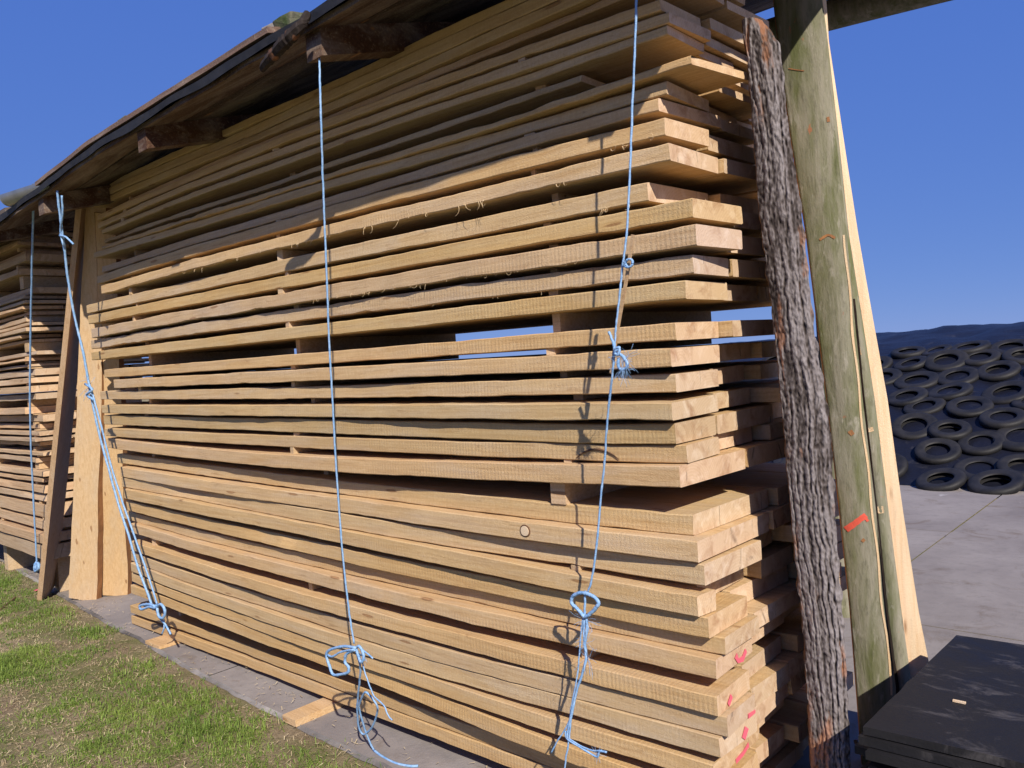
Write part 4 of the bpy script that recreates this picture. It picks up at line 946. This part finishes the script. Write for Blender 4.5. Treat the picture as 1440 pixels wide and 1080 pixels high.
w3 = lambda pts, y=-0.195: [(780+a/4.5, 330+b_/4.5, y) for a, b_ in pts]
m = MB(); rope(m, w3([(440,170),(462,205),(488,195),(490,165),(470,155),(450,172),(445,200),(470,208)], -0.20), 0.0036, 6)
m.build('knot', TWINE, r2, smooth=180)
m = MB(); rope(m, w3([(342,612),(358,650),(372,690),(385,740),(405,760)]), 0.0040, 6); rope(m, w3([(385,720),(410,715),(400,760),(380,745),(400,725)], -0.2), 0.0042, 6); rope(m, w3([(405,750),(440,780),(460,830),(425,855),(402,830),(405,780)]), 0.0048, 6)
frays(m, at(780+440/4.5, 330+790/4.5, 1, -0.195), 26, 0.05, 0.0005, (0.5, 0, 0)); frays(m, at(780+440/4.5, 330+850/4.5, 1, -0.195), 20, 0.05)
m.build('knot', TWINE, r2, smooth=180)
m = MB(); A, B = Vector(at(890, 330, 1, -0.187)), Vector(at(859.5, 525, 1, -0.187)); ax = (B-A).normalized(); sdv = ax.cross(Vector((0, 1, 0))).normalized()*0.0042; dp = Vector((0, 0.003, 0)); vs = []
for k in range(9):
    c = A.lerp(B, k/8) + Vector((0.002*math.sin(k*0.8), 0, 0)); vs += [c-sdv-dp, c+sdv-dp, c+sdv+dp, c-sdv+dp]
m.add(vs, [(4*k+a, 4*k+4+a, 4*k+4+(a+1) % 4, 4*k+(a+1) % 4) for k in range(8) for a in range(4)] + [(0, 1, 2, 3), (35, 34, 33, 32)])
o = m.build('stick', STICK, loc=tuple(A), smooth=40); o.color = (0.85, 0.78, 0.72, 1); tag(o, 'thin weathered stick knotted into the right hanging blue rope', 'stick')
# doubled rope at the gap
r3 = empty('twine_rope', tuple(at(83, 275, 1, -0.4))); tag(r3, 'doubled blue rope slanting from the eaves to a bow at the far left foot', 'rope', 'blue twine ropes')
y3 = lambda v: float(np.interp(v, [275, 870], [-0.38, -0.04]))
m = MB(); rope(m, [(u, v, y3(v)) for u, v in ((81, 268), (84, 300), (90, 345), (96, 395), (106, 450), (118, 500), (126, 545), (133, 580), (142, 620), (152, 655), (164, 700), (180, 750), (195, 800), (208, 835), (216, 858))], 0.0075, 8)
rope(m, [(u, v, y3(v)-0.01) for u, v in ((124, 535), (132, 560), (144, 605), (155, 650), (172, 705), (186, 745), (200, 785), (212, 820), (221, 850))], 0.0060, 8)
rope(m, [(87, 275, -0.38), (88, 300, -0.37), (85, 325, -0.36), (89, 345, -0.35)], 0.006, 6); m.build('rope_line', TWINE, r3, smooth=180)
m = MB(); c = at(88, 333, 1, y3(333)); rope(m, [(84, 331, y3(333)-0.01), (92, 333, y3(333)-0.012), (98, 338, y3(333)), (103, 343, y3(333))], 0.006, 6); m.build('knot', TWINE, r3, smooth=180); m = MB(); rope(m, [(120, 540, y3(545)-0.01), (130, 548, y3(545)-0.015), (122, 555, y3(545)-0.01), (132, 562, y3(545))], 0.008, 5)
frays(m, at(125, 545, 1, y3(545)), 10, 0.09, 0.001); m.build('knot', TWINE, r3, smooth=180)
q4 = lambda pts, y: [(150+a/4.15, 640+b_/4.15, y) for a, b_ in pts]
m = MB(); rope(m, q4([(280,880),(240,870),(195,880),(205,900),(250,885),(285,890),(315,870),(340,905),(330,950),(305,940),(295,890)], -0.06), 0.0085, 6); rope(m, q4([(290,900),(310,950),(340,985),(375,1045)], -0.04), 0.0065, 6); rope(m, q4([(335,960),(335,1010),(322,1045)], -0.04), 0.005, 5); rope(m, q4([(290,870),(300,920),(320,960)], -0.05), 0.0085, 5)
m.build('rope_bow', TWINE, r3, smooth=180)
# thin rope on the far stack
r4 = empty('twine_rope', tuple(at(46, 300, 1, -0.2))); tag(r4, 'thin pale blue rope hanging down the far left stack', 'rope', 'blue twine ropes')
m = MB(); rope(m, [(47, 288, -0.3), (45, 370, -0.24), (43, 470, -0.18), (42, 560, -0.14), (44, 640, -0.1), (48, 720, -0.06), (52, 795, -0.03)], 0.0068, 10); m.build('rope_line', TWINE, r4, smooth=180)
m = MB(); rope(m, [(52, 790, -0.03), (49, 795, -0.04), (50, 803, -0.04), (55, 798, -0.04), (53, 792, -0.03), (50, 800, -0.04)], 0.012, 5); m.build('knot', TWINE, r4, smooth=180)

# ------------------------------------------------------------------ grass and litter
def tufts(name, mat, n_cl, spread, hgt, wid, dens, seed, flat=False, label=''):
    rr = np.random.default_rng(seed); V = []; Fc = []; T = []
    made = 0; tries = 0
    while made < n_cl and tries < n_cl*30:
        tries += 1
        d = rr.random()**0.75*5.2; x = 0.6 - rr.random()*9.2; y = edge_y(x) - 0.02 - d*0.72
        if flat and rr.random() < 0.012: y = edge_y(x) + rr.random()*0.22 - 0.02
        f = noise.noise((x*1.5, y*1.5, 11)) + 0.6*noise.noise((x*4.3, y*4.3, 17))
        if rr.random() > dens(f, edge_y(x)-y): continue
        made += 1; tone0 = min(1, max(0, 0.45 + 0.5*noise.noise((x*3, y*3, 33)) + rr.normal()*0.1)); big = 0.55 + 0.75*max(0, f) + 0.3*rr.random()
        z0 = GZ - 0.004 + 0.022*noise.noise((x*1.7, y*1.7, 3)) if y < edge_y(x)-0.3 else GZ
        if flat and y > edge_y(x)-0.03: z0 = CT
        for k in range(int(rr.integers(6, 15)) if not flat else 2):
            a = rr.random()*6.283; r = abs(rr.normal())*spread; bx, by = x+r*math.cos(a), y+r*math.sin(a); la = rr.random()*6.283
            h = hgt*big*(0.5+rr.random()); ln = (0.35+1.25*rr.random()) if not flat else 3.5; w = wid*(0.7+0.6*rr.random()); dx, dy = math.cos(la), math.sin(la); b0 = len(V); up = h
            if flat: up = 0.010*rr.random(); zz = z0+0.006+0.012*rr.random()
            else: zz = z0
            ox, oy = -dy*w, dx*w
            if flat:
                V += [(bx-dx*h/2+ox, by-dy*h/2+oy, zz), (bx-dx*h/2-ox, by-dy*h/2-oy, zz+0.001), (bx+dx*h/2-ox, by+dy*h/2-oy, zz+up), (bx+dx*h/2+ox, by+dy*h/2+oy, zz+up+0.001)]; Fc.append((b0, b0+1, b0+2, b0+3)); T += [min(1, max(0, rr.random()))]*4
            else:
                V += [(bx+ox, by+oy, zz), (bx-ox, by-oy, zz), (bx+dx*h*ln*0.35-ox*0.8, by+dy*h*ln*0.35-oy*0.8, zz+h*0.6), (bx+dx*h*ln*0.35+ox*0.8, by+dy*h*ln*0.35+oy*0.8, zz+h*0.6), (bx+dx*h*ln, by+dy*h*ln, zz+h*(1.05-0.38*ln))]
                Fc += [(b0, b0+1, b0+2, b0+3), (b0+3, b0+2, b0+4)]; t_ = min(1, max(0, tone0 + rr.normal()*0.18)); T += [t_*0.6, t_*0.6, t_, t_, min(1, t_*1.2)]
    me = bpy.data.meshes.new(name); me.from_pydata(V, [], Fc); me.materials.append(mat); a = me.attributes.new('tone', 'FLOAT', 'POINT'); a.data.foreach_set('value', T)
    o = bpy.data.objects.new(name, me); col.objects.link(o); tag(o, label, 'grass' if not flat else 'straw', kind='stuff')
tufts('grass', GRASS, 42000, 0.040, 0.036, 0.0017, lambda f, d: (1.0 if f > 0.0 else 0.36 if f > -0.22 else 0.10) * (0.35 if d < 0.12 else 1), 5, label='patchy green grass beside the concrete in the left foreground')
tufts('dry_straw', STRAW, 22000, 0.05, 0.032, 0.0014, lambda f, d: 0.9 if f < 0.2 else 0.3, 6, True, 'dry straw and litter scattered between the grass tufts')
tufts('dry_grass', STRAW, 4500, 0.03, 0.032, 0.0012, lambda f, d: 0.8 if f < 0.1 else 0.25, 9, label='dead tan grass blades standing among the green tufts')
# fallen twig and a scrap of pink tape in the grass
m = MB(); m.tube(spline([at(0, 858, 2, GZ+0.02), at(10, 850, 2, GZ+0.025), at(22, 840, 2, GZ+0.03)], 4), 0.008, 6); tag(m.build('twig', BARKEDGE), 'dark twig lying in the grass at the left picture edge', 'twig')
p = at(53, 829, 2, GZ+0.02); m = MB(); m.add([(p[0]-.04, p[1]-.02, GZ+.012), (p[0]+.04, p[1]-.025, GZ+.02), (p[0]+.05, p[1]+.02, GZ+.03), (p[0]-.03, p[1]+.02, GZ+.02)], [(0, 1, 2, 3)]); tag(m.build('tape_scrap', PINK), 'pink scrap lying in the grass by the far rope', 'scrap')
